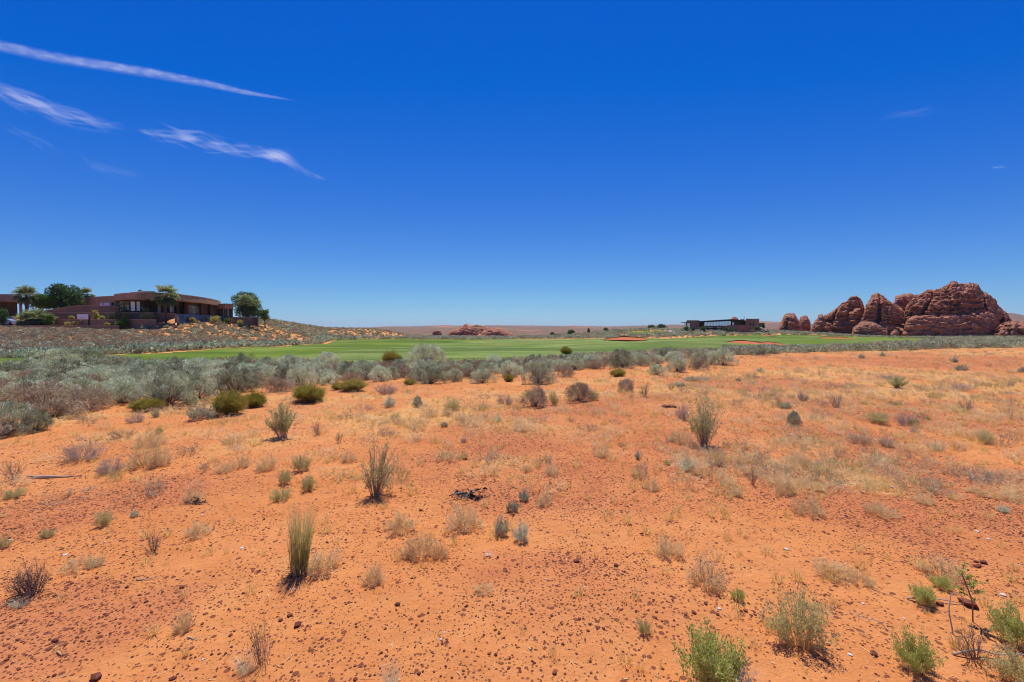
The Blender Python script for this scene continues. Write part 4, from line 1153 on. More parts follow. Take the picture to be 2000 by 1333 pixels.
for y, x, ye in cands:
    px, row = to_px(x, y)
    left = px < 640
    w = rb.uniform(.7, 1.25) * (1.12 if left else .88)
    if not nearest_gap(x, y, w, .80 if left else .76): continue
    u = rb.uniform(); 
    kind = 'brown' if u < (.24 if left else .36) else ('olive' if u > .915 else 'sage')
    h = w * rb.uniform(.48, .74) if kind != 'brown' else w * rb.uniform(.38, .52)
    if kind == 'olive': w *= .6; h = w * .55
    PL.append((x, y, w))
    if nb < 290 and -160 < px < 2160:
        o = plant(kind, x, y, w, h)
        look = {'sage': ('small grey-green', 'grey-green', 'big grey-green'), 'brown': ('small mauve-brown', 'mauve-brown', 'big mauve-brown'), 'olive': ('olive',) * 3}[kind]
        items[kind].append((o, x, y, look[0 if w < .85 else (1 if w < 1.12 else 2)])); nb += 1
    else:
        rest_belt.append((kind, x, y, w, h))
relabel(items['sage'], 'sagebrush'); relabel(items['brown'], 'dry shrub'); relabel(items['olive'], 'broom shrub')
print('belt individuals', nb, 'rest', len(rest_belt))

# ------------------------------------------------------------------ far brush: one object per kind
def far_bush(seed, n, Hh=.62, ls=.16, lw=.06, rad=.5):
    g = np.random.default_rng(seed); o = Geo()
    nb_ = 9
    ca = g.uniform(0, 6.28, nb_); cr = rad * .62 * np.sqrt(g.uniform(0, 1, nb_))
    C = np.stack([np.cos(ca) * cr, np.sin(ca) * cr, np.full(nb_, 0.)], -1); hh = Hh * g.uniform(.55, 1.0, nb_) * (1 - .5 * (cr / rad) ** 2); rr = rad * g.uniform(.3, .5, nb_)
    i = g.integers(0, nb_, n)
    d = norm(g.normal(size=(n, 3)) + np.array([0, 0, .5])); d[:, 2] = np.abs(d[:, 2])
    P = C[i] + d * np.stack([rr[i], rr[i], hh[i]], -1) * g.uniform(.75, 1.0, (n, 1))
    ld = norm(d * 1.0 + g.normal(size=(n, 3)) * .55 + np.array([0, 0, .5]))
    leaves(o, g, P - ld * ls * .5, ld, ls * g.uniform(.6, 1.3, n), lw * g.uniform(.7, 1.3, n), g.uniform(.15, .85, n))
    return o.arrays()
FB = [far_bush(40 + i, 190, ls=.13, lw=.05) for i in range(5)]
FBL = [far_bush(60 + i, 64, ls=.24, lw=.11) for i in range(4)]
def scatter_far(g, gl, pts, rng_, tint=0.):
    P = np.array(pts)  # x, y, w, h
    z = terrain(P[:, 0], P[:, 1])
    r = np.hypot(P[:, 0], P[:, 1])
    for near, lib, G in ((True, FB, g), (False, FBL, g)):
        m = (r < 75) if near else (r >= 75)
        k = rng_.integers(0, len(lib), len(P))
        for j in range(len(lib)):
            s = m & (k == j)
            if s.any():
                stamp(G, lib[j], np.stack([P[s, 0], P[s, 1], z[s] - .02], 1), rng_.uniform(0, 6.28, s.sum()), P[s, 2], rng_.uniform(-.22, .22, s.sum()) + tint, 0, P[s, 3] / .62)

rf = np.random.default_rng(5)
sageP, brownP, oliveP = [], [], []
for kind, x, y, w, h in rest_belt: {'sage': sageP, 'brown': brownP, 'olive': oliveP}[kind].append((x, y, w, h))
holes = [FAIR] + GREENPATCH
def ok_ground(X, Y):
    m = np.ones(X.shape, bool)
    for p in holes: m &= ~inpoly(X, Y, p)
    return m
# hillside on the left: brown brush with sage near the foot and the crest
N = 46000
T_ = rf.uniform(-1.35, -.1, N); Y_r = 30 * np.exp(rf.uniform(0, math.log(330 / 30), N)); X_r = T_ * Y_r
d = np.interp(Y_r, FOOT_Y, FOOT_X) - X_r
n1 = fbm2(X_r / 9, Y_r / 9, 3, 88); u = rf.uniform(0, 1, N)
keep = (d > .0) & ok_ground(X_r, Y_r) & (u < np.where(d < 6, .75, .42 + .62 * sst(.35, .62, n1) + .4 * (X_r / Y_r > -.75))  * np.clip(Y_r / 75, .35, 1))
X_r, Y_r, d, n1 = X_r[keep], Y_r[keep], d[keep], n1[keep]; u = rf.uniform(0, 1, len(d))
HOUSEZ = [(-140, 92), (-60, 92), (-50, 150), (-140, 150)]
for x, y, dd_, uu, nn in zip(X_r, Y_r, d, u, n1):
    px = 1000 + 889 * x / y
    if px < 470 and y > (97.5 if px < 262 else 102 + max(0, px - 343) * .165): continue
    w = rf.uniform(.6, 1.9) * (.85 if dd_ > 6 else 1) * (1 + .5 * (y > 140))
    ps = .92 if dd_ < 6 else (.42 if px > 500 else (.30 if (y > 92 and px > 330) else .13))
    if uu < ps: sageP.append((x, y, w * (1.25 if dd_ < 6 else 1), w * (.68 if dd_ < 6 else .5)))
    else: brownP.append((x, y, w, w * .42))
# the plain to the right, behind the sand, the mound and the foot of the rocks
N = 90000
T_ = rf.uniform(-.42, 1.45, N); Y_r = 26 * np.exp(rf.uniform(0, math.log(330 / 26), N) ** 1.0); X_r = T_ * Y_r
Ysx = np.interp(X_r, YSX, YSY); dE = Y_r - Ysx
dF = np.interp(Y_r, FOOT_Y, FOOT_X) - X_r
n1 = fbm2(X_r / 12, Y_r / 12, 3, 188); u = rf.uniform(0, 1, N)
dens = np.where(Y_r < 196, .24, 1.0) * np.clip(Y_r / 100, .3, 1) * np.where((T_ > .52) & (dE > 0), 1.25, 1)
keep = ok_ground(X_r, Y_r) & (dF < -.5) & (u < dens) & ((Y_r > 190) | ((T_ > .47) & (dE > -1.0 + 3 * n1)))
X_r, Y_r, n1 = X_r[keep], Y_r[keep], n1[keep]; u = rf.uniform(0, 1, len(n1))
for x, y, uu in zip(X_r, Y_r, u):
    w = rf.uniform(.7, 1.5) * (1 + .7 * (y > 150))
    if uu < (.86 if x / y > .5 or y < 240 else .6): sageP.append((x, y, w, w * .52))
    else: brownP.append((x, y, w, w * .42))
print('far sage', len(sageP), 'far brown', len(brownP))
for nm, pts, mat in (('sagebrush_cover', sageP, 'sage'), ('dry_brush_cover', brownP, 'brown'), ('broom_cover', oliveP, 'olive')):
    if not pts: continue
    g = Geo(); scatter_far(g, None, pts, rf, {'sage': -.04, 'brown': -.18, 'olive': 0}[mat])
    o = link(nm, g.mesh(nm, M[mat]))
    tag(o, {'sage': 'far grey-green sagebrush covering the slopes and the plain around the turf', 'brown': 'far brown dry brush covering the hillside below the left house',
            'olive': 'scattered olive broom among the farther sagebrush'}[mat], 'brush', None, 'stuff')

# ================================================================== SMALL GRASSES AND HERBS OF THE SAND
def on_sand(X, Y):
    t = X / Y
    ye = np.interp(t, [a / b for a, b in EG], [b for a, b in EG])
    ys = np.interp(X, YSX, YSY)
    return np.where(t < .47, Y < ye + 1.5, Y < ys + 1.5)
N = 10800
T_ = rf.uniform(-1.5, 1.6, N); Y_r = 2.15 * np.exp(rf.uniform(0, 1, N) ** .8 * math.log(40 / 2.15)); X_r = T_ * Y_r
sf = straw_f(X_r, Y_r)
u = rf.uniform(0, 1, N)
keep = on_sand(X_r, Y_r) & (u < (.16 + .8 * sf + .35 * (T_ > .2)) * np.clip(Y_r / 9, .22, 1))
X_r, Y_r = X_r[keep], Y_r[keep]
hgt = rf.uniform(.04, .14, len(X_r)) * (1 + .25 * (Y_r > 12)) * np.clip(.55 + Y_r / 14, .6, 1); wid = hgt * rf.uniform(.7, 1.3, len(X_r))
show = np.argsort(-(hgt / Y_r)); its = []
gt = Geo()
for n_, k in enumerate(show):
    x, y = X_r[k], Y_r[k]
    if n_ < 250 and abs(x / y) < 1.12:
        o = plant('tuft', x, y, wid[k], hgt[k]); its.append((o, x, y, 'small dry' if hgt[k] < .09 else 'taller dry'))
relabel(its, 'grass tuft')
kk = np.array([k for n_, k in enumerate(show) if not (n_ < 250 and abs(X_r[k] / Y_r[k]) < 1.12)])
lib = [g.arrays() for g in TUFTGEO]; sel = rf.integers(0, 5, len(kk)); zz = terrain(X_r[kk], Y_r[kk])
for j in range(5):
    s = sel == j
    stamp(gt, lib[j], np.stack([X_r[kk][s], Y_r[kk][s], zz[s]], 1), rf.uniform(0, 6.28, s.sum()), wid[kk][s] / .14, rf.uniform(-.2, .2, s.sum()), 0, hgt[kk][s] / .2)
tag(link('dry_grass', gt.mesh('dry_grass', M['grass'])), 'thin straw-coloured grass scattered over the orange sand', 'grass', None, 'stuff')

# low dry herbs: sprays of tan and greyish twigs, densest on the right and far sand
hl = []
for sd in range(5):
    s, l = shrub(1200 + sd, H=.16, R=.2, n_main=16, n_sub=7, n_leaf=3, leaf=(.014, .006), r0=.002, th_max=1.4, sub_len=.4, lump=.3, leaf_from=.2, wig=.07)
    G = Geo(); G.merge(s); G.merge(l); hl.append(G.arrays())
N = 10200
T_ = rf.uniform(-1.5, 1.6, N); Y_r = 4.5 * np.exp(rf.uniform(0, 1, N) * math.log(44 / 4.5)); X_r = T_ * Y_r
sf = straw_f(X_r, Y_r); u = rf.uniform(0, 1, N); n1 = fbm2(X_r / 2, Y_r / 2, 2, 700)
keep = on_sand(X_r, Y_r) & (u < (.10 + .5 * sf + .35 * (T_ > .35)) * np.clip(Y_r / 12, .15, 1) * (.4 + n1))
X_r, Y_r = X_r[keep], Y_r[keep]; zz = terrain(X_r, Y_r); n = len(X_r)
sel = rf.integers(0, 5, n); mk = rf.uniform(0, 1, n)
for nm, mt, lo, hi, lab in (('dry_herbs', 'tan', 0, .72, 'low tan dry herbs sprinkled over the sand, thickest towards the right'), ('grey_herbs', 'brown', .72, .9, 'low grey-brown herbs sprinkled over the sand'),
                            ('green_herbs', 'leafy', .9, 1.01, 'low greenish herbs sprinkled over the sand')):
    G = Geo()
    for j in range(5):
        s = (sel == j) & (mk >= lo) & (mk < hi)
        if s.any(): stamp(G, hl[j], np.stack([X_r[s], Y_r[s], zz[s]], 1), rf.uniform(0, 6.28, s.sum()), rf.uniform(.5, 1.6, s.sum()), rf.uniform(-.25, .25, s.sum()), 0, rf.uniform(.4, 1.2, s.sum()))
    tag(link(nm, G.mesh(nm, M[mt])), lab, 'herbs', None, 'stuff')
print('tufts', len(show), 'herbs', n)

# ================================================================== STONES
def rock_geo(seed, flat=.6, sub=1):
    import bmesh
    bm = bmesh.new(); bmesh.ops.create_icosphere(bm, subdivisions=sub, radius=.5)
    r = np.random.default_rng(seed)
    v = np.array([p.co[:] for p in bm.verts]); f = np.array([[q_.index for q_ in p.verts] for p in bm.faces]); bm.free()
    if sub == 1: v = v * r.uniform(.75, 1.2, (len(v), 1))
    else: v = v * (1 + (fbm3(v[:, 0] * 3 + seed, v[:, 1] * 3, v[:, 2] * 3, 3, seed)[:, None] - .5) * .7)
    v[:, 2] = v[:, 2] * flat; v[:, 0] *= r.uniform(.75, 1.25)
    g = Geo(); g.add(v, f, np.clip(.5 + r.uniform(-.15, .15, len(v)), 0, 1)); return g
PEB = [rock_geo(i, .62, 1).arrays() for i in range(6)]
BIG = [rock_geo(20 + i, .62, 1).mesh('stone', M['stone']) for i in range(6)]
white = leaf_mat('pale_stone', (.45, .40, .36), (.62, .58, .54), (.75, .72, .70), 0, .2)
BIGW = [rock_geo(30 + i, .55, 2).mesh('pale_stone', white) for i in range(3)]
N = 290000
T_ = rf.uniform(-1.5, 1.6, N); Y_r = 2.1 * np.exp(rf.uniform(0, 1, N) ** .9 * math.log(24 / 2.1)); X_r = T_ * Y_r
gf = gravel_f(X_r, Y_r); n1 = fbm2(X_r / .8, Y_r / .8, 4, 501); u = rf.uniform(0, 1, N)
patch = sst(.46, .62, n1)
keep = on_sand(X_r, Y_r) & (u < (.05 + .42 * patch + .5 * gf) * np.clip(Y_r / 4.5, .5, 1))
X_r, Y_r = X_r[keep], Y_r[keep]; n = len(X_r)
size = np.exp(rf.normal(math.log(.0049), .48, n)) * (1 + .06 * Y_r)
size = np.clip(size, .0026, .021); zz = terrain(X_r, Y_r)
order = np.argsort(-size / Y_r)
its = []
vis = [k for k in order[:330] if abs(X_r[k] / Y_r[k]) < 1.12][:230]
for k in vis:
    o = link('stone', BIG[int(k) % 6], None, (X_r[k], Y_r[k], zz[k] + size[k] * .12)); o.rotation_euler = (0, 0, rf.uniform(0, 6.28)); o.scale = (size[k] * 1.1,) * 3
    tag(o, None, 'stone', 'dark red stones strewn over the sand')
    its.append((o, X_r[k], Y_r[k], 'small dark red' if size[k] < .022 else 'dark red'))
relabel(its, 'stone')
G = Geo(); ks = np.setdiff1d(order, vis); sel = rf.integers(0, 6, len(ks))
for j in range(6):
    s = sel == j
    stamp(G, PEB[j], np.stack([X_r[ks][s], Y_r[ks][s], zz[ks][s] + size[ks][s] * .1], 1), rf.uniform(0, 6.28, s.sum()), size[ks][s] * rf.uniform(.8, 1.5, s.sum()), rf.uniform(-.3, .3, s.sum()), 0, size[ks][s])
tag(link('pebbles', G.mesh('pebbles', M['stone'])), 'small dark red pebbles strewn in patches over the orange sand', 'pebbles', None, 'stuff')
print('pebbles', n)
# straw flakes and broken twigs lying on the sand
N = 5200
T_ = rf.uniform(-1.5, 1.6, N); Y_r = 2.1 * np.exp(rf.uniform(0, 1, N) ** .8 * math.log(16 / 2.1)); X_r = T_ * Y_r
keep = on_sand(X_r, Y_r) & (fbm2(X_r / .7, Y_r / .7, 3, 611) > rf.uniform(.25, .75, N)); X_r, Y_r = X_r[keep], Y_r[keep]; n = len(X_r)
P0 = np.stack([X_r, Y_r, terrain(X_r, Y_r) + .003], 1); a = rf.uniform(0, 6.28, n); L = rf.uniform(.012, .07, n)
P1 = np.stack([X_r + np.cos(a) * L, Y_r + np.sin(a) * L, 0 * a], 1); P1[:, 2] = terrain(P1[:, 0], P1[:, 1]) + rf.uniform(.002, .012, n)
G = Geo(); tubes(G, P0, P1, rf.uniform(.0007, .0018, n), .0006, rf.uniform(.1, .9, n)); k = rf.uniform(0, 1, n) < .3
leaves(G, rf, P0[k], P1[k] - P0[k], L[k] * .6, .008, rf.uniform(.3, 1, k.sum()), 0, np.array([0, 0, 1.]))
tag(link('straw_litter', G.mesh('straw_litter', M['tan'])), 'broken straw and twig litter strewn thinly over the near sand', 'litter', None, 'stuff')
WS = [(472, 1072, 11, 'white stone right of the low dry bush, left part of the near sand'), (127, 1085, 9, 'pink and white stone above the low twiggy bush at left'), (20, 1056, 8, 'white stone at the left edge above the dark dead bush'),
      (205, 1059, 7, 'white stone below the small green weed at left'), (394, 1006, 6, 'small white stone below the dark plastic scrap'), (396, 1289, 8, 'white stone of a pair in the lower left sand'),
      (567, 1152, 6, 'white chip just below the tall bunch grass, left of two'), (575, 1152, 6, 'white chip just below the tall bunch grass, right of two'), (861, 1250, 9, 'white chip in the lower middle sand, lower one'), (868, 1236, 7, 'white chip in the lower middle sand, upper one'),
      (1743, 952, 8, 'white stone on the red gravel right of the grey-tan bush'), (1546, 851, 13, 'flat white stone under the pale round tuft'), (1960, 1164, 16, 'flat pink-white stone near the right edge'),
      (1930, 1054, 8, 'bluish white stone on red gravel at the right'), (1686, 1180, 8, 'white stone among pebbles right of the large tan weed'), (1766, 1209, 8, 'white stone left of the pale bare stick'),
      (1661, 1280, 10, 'white stone right of the shadow of the large tan weed'), (1536, 1074, 12, 'flat grey-white stone above the large tan weed'), (1405, 1190, 12, 'pinkish stone above the bright green weed'), (1909, 1039, 8, 'white chip at right above the dark stones'),
      (960, 1142, 5, 'tiny white chip below the white paper scrap'), (1142, 1148, 7, 'white-topped stone in the lower middle')]
for i, (px, row, w, lab) in enumerate(WS):
    x, y = ground_at(px, row); s = w * .72 / 888.9 * y
    o = link('pale_stone', BIGW[i % 3], None, (x, y, T(x, y) + s * .15)); o.scale = (s, s, s * .9); o.rotation_euler = (0, 0, i * 1.3); tag(o, lab, 'stone', 'pale stones on the sand')
DS = [(777, 1182, 12, 'lone dark red stone on bare sand right of the small curled bush'), (582, 1222, 16, 'flat dark red stone of a cluster, lower left of centre'), (566, 1204, 11, 'dark red stone, uppermost of a cluster lower left of centre'), (548, 1213, 11, 'dark red stone, leftmost of a cluster lower left of centre'),
      (1126, 1098, 11, 'dark red stone left of the rounded tan bushes, upper left one'), (1203, 1106, 11, 'dark red stone left of the rounded tan bush, right one'), (1083, 1316, 12, 'dark red stone near the bottom edge, left of the green weed'), (1355, 1198, 9, 'dark red stone above the bright green weed'),
      (1378, 1180, 9, 'dark red stone right below the rounded tan bush'), (1456, 1194, 12, 'dark red stone right of the small green weed'), (1706, 1278, 14, 'dark red stone left of the green weed, lower right'), (1920, 1100, 14, 'dark red stone at right, largest of three together'), (1906, 1098, 10, 'dark red stone at right, left one of three together'), (1908, 1108, 12, 'flat red stone at right, lowest of three together'),
      (1890, 1182, 30, 'broad dark red rock behind the arched dry stem'), (1836, 1182, 16, 'dark red rock right of the sprawling green weed'), (1955, 1207, 16, 'red rock right of the arched dry stem'), (1947, 1196, 12, 'dark rock just above the red rock near the right edge'),
      (187, 1328, 26, 'largest dark red rock at the bottom edge, lower left'), (338, 1327, 12, 'dark red rock at the bottom edge right of the largest'), (108, 1253, 14, 'dark red rock with a straw stick beside it, lower left'), (248, 1148, 9, 'dark red stone on bare sand above the short pale stick'), (355, 1148, 10, 'dark red stone on bare sand right of the short pale stick'), (968, 1280, 9, 'dark red stone in the lower middle, right of two'), (955, 1278, 8, 'dark red stone in the lower middle, left of two'),
      (910, 898, 8, 'lone dark red stone at the left end of the gravel patch'), (822, 998, 8, 'dark red stone below right of the tall airy shrub'), (1075, 945, 9, 'dark red stone below the low tan bush right of centre')]
for i, (px, row, w, lab) in enumerate(DS):
    x, y = ground_at(px, row); s = w / 888.9 * y
    o = link('stone', BIG[i % 6], None, (x, y, T(x, y) + s * .15)); o.scale = (s * 1.1, s * .9, s); o.rotation_euler = (0, 0, i * 1.7); tag(o, lab, 'stone', 'dark red stones strewn over the sand')

# ================================================================== ROCKS
def rock_material():
    n = NT('red_sandstone')
    P = n.n('TexCoord').outputs['Object']
    big = n.noise(.09, 5, .6, P)
    mp = n.n('Mapping', Vector=P, Scale=(.10, .10, 1.1))
    st = n.noise(1.0, 6, .65, mp.outputs[0], .6)
    mv = n.n('Mapping', Vector=P, Scale=(.55, .55, .05))
    stain = n.noise(1.0, 4, .6, mv.outputs[0])
    fine = n.noise(1.3, 6, .7, P)
    c = n.ramp(st, [(.3, (.29, .105, .052)), (.5, (.52, .22, .115)), (.68, (.74, .38, .215))])
    c = n.mix(n.ramp(big, [(.42, 0), (.68, .6)]), c, (.36, .19, .12))
    c = n.mix(n.ramp(stain, [(.5, 0), (.7, .5)]), c, (.17, .075, .052))
    c = n.mix(n.ramp(fine, [(.35, .45), (.6, 0)]), c, (.15, .06, .038))
    h = n.math('ADD', n.math('MULTIPLY', st, 1.2), fine)
    return n.done(c, .93, n.bump(h, .8, .8), .12)
ROCK = rock_material()

def rock_mass(name, prof, D, depth, seed, p=.55, nu=240, nv=110, amp=1.0, parent=None, sink=3.0, under=0.):
    px = np.array([a for a, _ in prof], float); rw = np.array([b for _, b in prof], float)
    U = np.linspace(px[0], px[-1], nu)
    R = np.interp(U, px, rw)
    R = R + (fbm2(U / 5.0, U * 0 + seed, 3, seed) - .5) * 4.2 * amp
    X0 = np.array([ray(a, 600)[0] * D for a in U])
    zt = np.array([CAM_Z + ray(a, b)[1] * D for a, b in zip(U, R)])
    base = terrain(X0, X0 * 0 + D) - sink
    H = np.maximum(zt - base, .3)
    Hm = H.max()
    Wd = depth * (.30 + .70 * np.sqrt(H / Hm))
    ph = np.linspace(.0, math.pi, nv)
    Ug, Pg = np.meshgrid(np.arange(nu), ph, indexing='ij')
    cs, sn = np.cos(Pg), np.sin(Pg)
    X = X0[Ug] + 0 * Pg
    Y = D - np.sign(cs) * np.abs(cs) ** .8 * Wd[Ug]
    Z = base[Ug] + H[Ug] * sn ** p
    # strata, lumps and cracks
    zw = Z + (fbm3(X / 14, Y / 14, Z / 10, 3, seed + 3) - .5) * 5
    lay = (zw + (X - X.mean()) * .10 + (fbm3(X / 22, Y / 22, Z / 22, 2, seed + 2) - .5) * 14) / 2.6
    fr = lay - np.floor(lay)
    ledge = np.minimum(fr ** .6, (1 - fr) / .12) - .55
    ledge *= .5 + 1.6 * fbm3(X / 5, Y / 5, np.floor(lay) * 3.1, 2, seed + 9)
    lump = fbm3(X / 8.5, Y / 8.5, Z / 5.5, 4, seed + 5) - .5
    lump2 = np.abs(fbm3(X / 3.2, Y / 3.2, Z / 1.7, 3, seed + 15) - .5) * 2
    cr = 1 - np.abs(2 * fbm3(X / 9, Y / 14, Z / 40, 2, seed + 7) - 1)
    crack = np.clip((cr - .86) / .14, 0, 1)
    dsp = amp * (ledge * 1.9 + lump * 7.5 - lump2 * 3.2 - crack * 4.5) * np.minimum(1, H[Ug] / 8)
    ny, nz = -cs, sn * .22
    ed = np.minimum(1, np.minimum(Ug, nu - 1 - Ug) / 8)
    Y = Y + ny * dsp * ed
    X = X + (Y - D) * float((X0[0] + X0[-1]) / 2 / D)      # the depth axis of the rock points away along the slope
    Z = Z + nz * (dsp - .2) * ed * (1 - .7 * (sn > .97))
    X = X + (fbm3(X / 6, Y / 6, Z / 4, 3, seed + 21) - .5) * 3.0 * amp * ed
    V = np.stack([X, Y, Z], -1).reshape(-1, 3)
    I = np.arange(nu * nv).reshape(nu, nv)
    q_ = np.stack([I[:-1, :-1], I[1:, :-1], I[1:, 1:], I[:-1, 1:]], -1).reshape(-1, 4)
    me = quad_mesh(name, V, q_, {}, ROCK, smooth=False)
    return link(name, me, parent)

def rock(label, masses, group='red sandstone rocks at the right', cat='rock'):
    if len(masses) == 1:
        kw = masses[0]; kw.pop('name', None)
        return tag(rock_mass('sandstone_rock', **kw), label, cat, group)
    o = empty('sandstone_rock'); tag(o, label, cat, group)
    for m in masses: rock_mass(parent=o, **m)

rock('highest red sandstone massif with a ragged stepped crest and a smooth lower cliff, far right', [
    dict(name='upper_crag', prof=[(1752, 640), (1768, 612), (1778, 590), (1787, 578), (1800, 575), (1815, 567), (1825, 568), (1845, 561), (1855, 556), (1858, 551.5), (1866, 551), (1869, 556), (1876, 555), (1888, 554),
              (1905, 555), (1909, 560), (1915, 568), (1930, 576), (1938, 583), (1950, 599), (1960, 608), (1966, 618), (1976, 628), (1990, 650)], D=240, depth=24, seed=3, p=.50, nu=420, nv=170, amp=1.1),
    dict(name='lower_cliff', prof=[(1762, 662), (1770, 640), (1776, 622), (1790, 614), (1820, 613), (1850, 610), (1900, 607), (1925, 606), (1938, 612), (1948, 630), (1956, 660)], D=226, depth=15, seed=11, p=.33, nu=300, nv=100, amp=.55)])
rock('broad pointed red rock lobe left of the highest massif', [
    dict(name='upper_crag', prof=[(1672, 650), (1682, 628), (1690, 603), (1696, 590), (1703, 578), (1711, 572.5), (1718, 574), (1730, 582), (1742, 590), (1752, 598), (1764, 606), (1774, 616), (1782, 640)], D=238, depth=20, seed=23, p=.6, nu=300, nv=140, amp=1.0),
    dict(name='lower_ledge', prof=[(1664, 660), (1670, 640), (1682, 629), (1700, 627), (1730, 634), (1762, 640), (1775, 652), (1782, 664)], D=224, depth=11, seed=29, p=.45, nu=220, nv=80, amp=.6)])
rock('tall rounded red rock lobe left of the broad pointed one', [dict(prof=[(1600, 655), (1608, 632), (1614, 617), (1625, 610), (1635, 601), (1643, 593), (1655, 588), (1660, 581), (1672, 578.5), (1679, 583), (1685, 596), (1690, 612), (1696, 650)], D=246, depth=18, seed=37, p=.6, nu=300, nv=130, amp=1.0)])
rock('boxy dark red rock wedged between the pointed lobe and the highest massif', [dict(prof=[(1744, 625), (1748, 590), (1750, 579), (1756, 577), (1766, 574.5), (1777, 573.5), (1786, 578), (1790, 600), (1792, 625)], D=256, depth=12, seed=41, p=.4, nu=110, nv=90, amp=.7)])
rock('small knobbed red rock at the left foot of the tall rounded lobe', [dict(prof=[(1580, 655), (1587, 636), (1594, 624), (1599, 621), (1600, 615), (1606, 613.5), (1610, 617), (1614, 626), (1624, 640), (1630, 655)], D=240, depth=9, seed=47, p=.7, nu=120, nv=80, amp=.5)])
rock('flat-topped red butte, leftmost of the right-hand rocks', [dict(prof=[(1514, 655), (1522, 638), (1528, 628), (1534, 614), (1540, 611.5), (1552, 611.5), (1556, 620), (1564, 630), (1572, 655)], D=262, depth=14, seed=53, p=.6, nu=150, nv=90, amp=.6)])
rock('small rounded red butte just right of the flat-topped one', [dict(prof=[(1555, 655), (1560, 632), (1565, 620), (1572, 616), (1577, 617), (1582, 628), (1586, 655)], D=268, depth=10, seed=59, p=.6, nu=110, nv=80, amp=.5)])
rock('low boulder-like red rock at the right edge of the photo', [dict(prof=[(1938, 664), (1944, 645), (1955, 633), (1972, 629), (1984, 626), (1992, 629), (2010, 626), (2040, 632), (2080, 664)], D=218, depth=14, seed=61, p=.55, nu=200, nv=100, amp=.8)])
rock('dark red rock ridge in the distance beyond the middle of the fairway', [dict(prof=[(868, 664), (876, 650), (884, 643), (898, 639), (905, 636), (911, 632.5), (916, 635), (935, 635), (950, 638.5), (962, 643), (975, 652), (982, 662)], D=350, depth=18, seed=67, p=.6, nu=200, nv=80, amp=.5)], 'distant red rocks beyond the fairway')
rock('layered red rock dome in the distance, right of the dark ridge', [dict(prof=[(922, 668), (930, 657), (940, 650), (955, 643.5), (972, 639.5), (985, 643), (1000, 650), (1010, 658), (1018, 668)], D=322, depth=16, seed=71, p=.62, nu=200, nv=80, amp=.45)], 'distant red rocks beyond the fairway')
rock('tiny dark red rock block left of the distant rock ridge', [dict(prof=[(843, 660), (845, 647), (851, 644.5), (860, 645.5), (862, 650), (864, 660)], D=360, depth=5, seed=73, p=.4, nu=60, nv=40, amp=.4)], 'distant red rocks beyond the fairway')
rock('small banded rock dome peeping over the clubhouse roof', [dict(prof=[(1424, 640), (1428, 624), (1432, 620), (1436, 618.5), (1441, 620), (1444, 628), (1447, 640)], D=310, depth=7, seed=79, p=.6, nu=70, nv=50, amp=.4)], 'red sandstone rocks at the right')

# ================================================================== BUILDINGS
def hexa(g, pts, z0, z1, tint=.5):
    """block over a four-cornered plan; z0, z1 numbers or four heights"""
    z0 = z0 if hasattr(z0, '__len__') else [z0] * 4; z1 = z1 if hasattr(z1, '__len__') else [z1] * 4
    V = [(p[0], p[1], a) for p, a in zip(pts, z0)] + [(p[0], p[1], a) for p, a in zip(pts, z1)]
    F = [(0, 2, 1), (0, 3, 2), (4, 5, 6), (4, 6, 7)]
    for i in range(4):
        j = (i + 1) % 4; F += [(i, j, 4 + j), (i, 4 + j, 4 + i)]
    g.add(V, F, tint)
def pp(px, D):
    return (ray(px, 620)[0] * D, D)
def strip(g, front, dep, z0, z1):
    """wall or slab along a bent front line [(px, D)], dep metres deep away from the camera"""
    P = [pp(a, b) for a, b in front]
    Q = [(x * (1 + dep / y), y + dep) for x, y in P]
    V = []; n = len(P)
    z0 = z0 if hasattr(z0, '__len__') else [z0] * n; z1 = z1 if hasattr(z1, '__len__') else [z1] * n
    for i in range(n): V += [(*P[i], z0[i]), (*P[i], z1[i]), (*Q[i], z1[i]), (*Q[i], z0[i])]
    F = []
    for i in range(n - 1):
        a, b = 4 * i, 4 * i + 4
        for k in range(4):
            l = (k + 1) % 4
            F += [(a + k, b + k, b + l), (a + k, b + l, a + l)]
    e = 4 * (n - 1)
    F += [(0, 1, 2), (0, 2, 3), (e, e + 2, e + 1), (e, e + 3, e + 2)]
    g.add(V, F)
def zrow(row, D): return CAM_Z + ray(1000, row)[1] * D
def curve(px0, px1, D0, D1, bulge=0., n=14):
    return [(px0 + (px1 - px0) * i / n, D0 + (D1 - D0) * i / n - bulge * math.sin(math.pi * i / n)) for i in range(n + 1)]
def stucco(name, c):
    n = NT(name); P = n.n('TexCoord').outputs['Object']
    f = n.noise(.5, 5, .6, P); s = n.n('Mapping', Vector=P, Scale=(1.2, 1.2, .12)); st = n.noise(1, 4, .6, s.outputs[0])
    c = np.array(c)
    col = n.ramp(f, [(.3, tuple(c * .85)), (.7, tuple(c * 1.12))])
    col = n.mix(n.ramp(st, [(.5, 0), (.75, .35)]), col, tuple(c * .6))
    return n.done(col, .9, n.bump(n.noise(6, 3, .6, P), .3, .03), .15)
st_brown = stucco('brown_stucco', (.38, .25, .15)); st_dark = stucco('dark_brown_stucco', (.17, .105, .07)); st_wall = stucco('garden_wall_stucco', (.27, .175, .11))
st_cap = stucco('wall_cap', (.50, .33, .24)); st_grey = stucco('grey_stucco', (.20, .165, .16)); st_deep = stucco('shaded_recess_stucco', (.09, .06, .04))  # recess stucco carries the shade under the overhangs in its colour
def glass(name, c=(.50, .58, .60), rough=.06):
    n = NT(name); P = n.n('TexCoord').outputs['Object']
    return n.done(n.ramp(n.noise(.8, 3, .5, P), [(.3, tuple(np.array(c) * .8)), (.7, c)]), rough, n.bump(n.noise(.9, 2, .5, P), .05, .02), .8, .75)
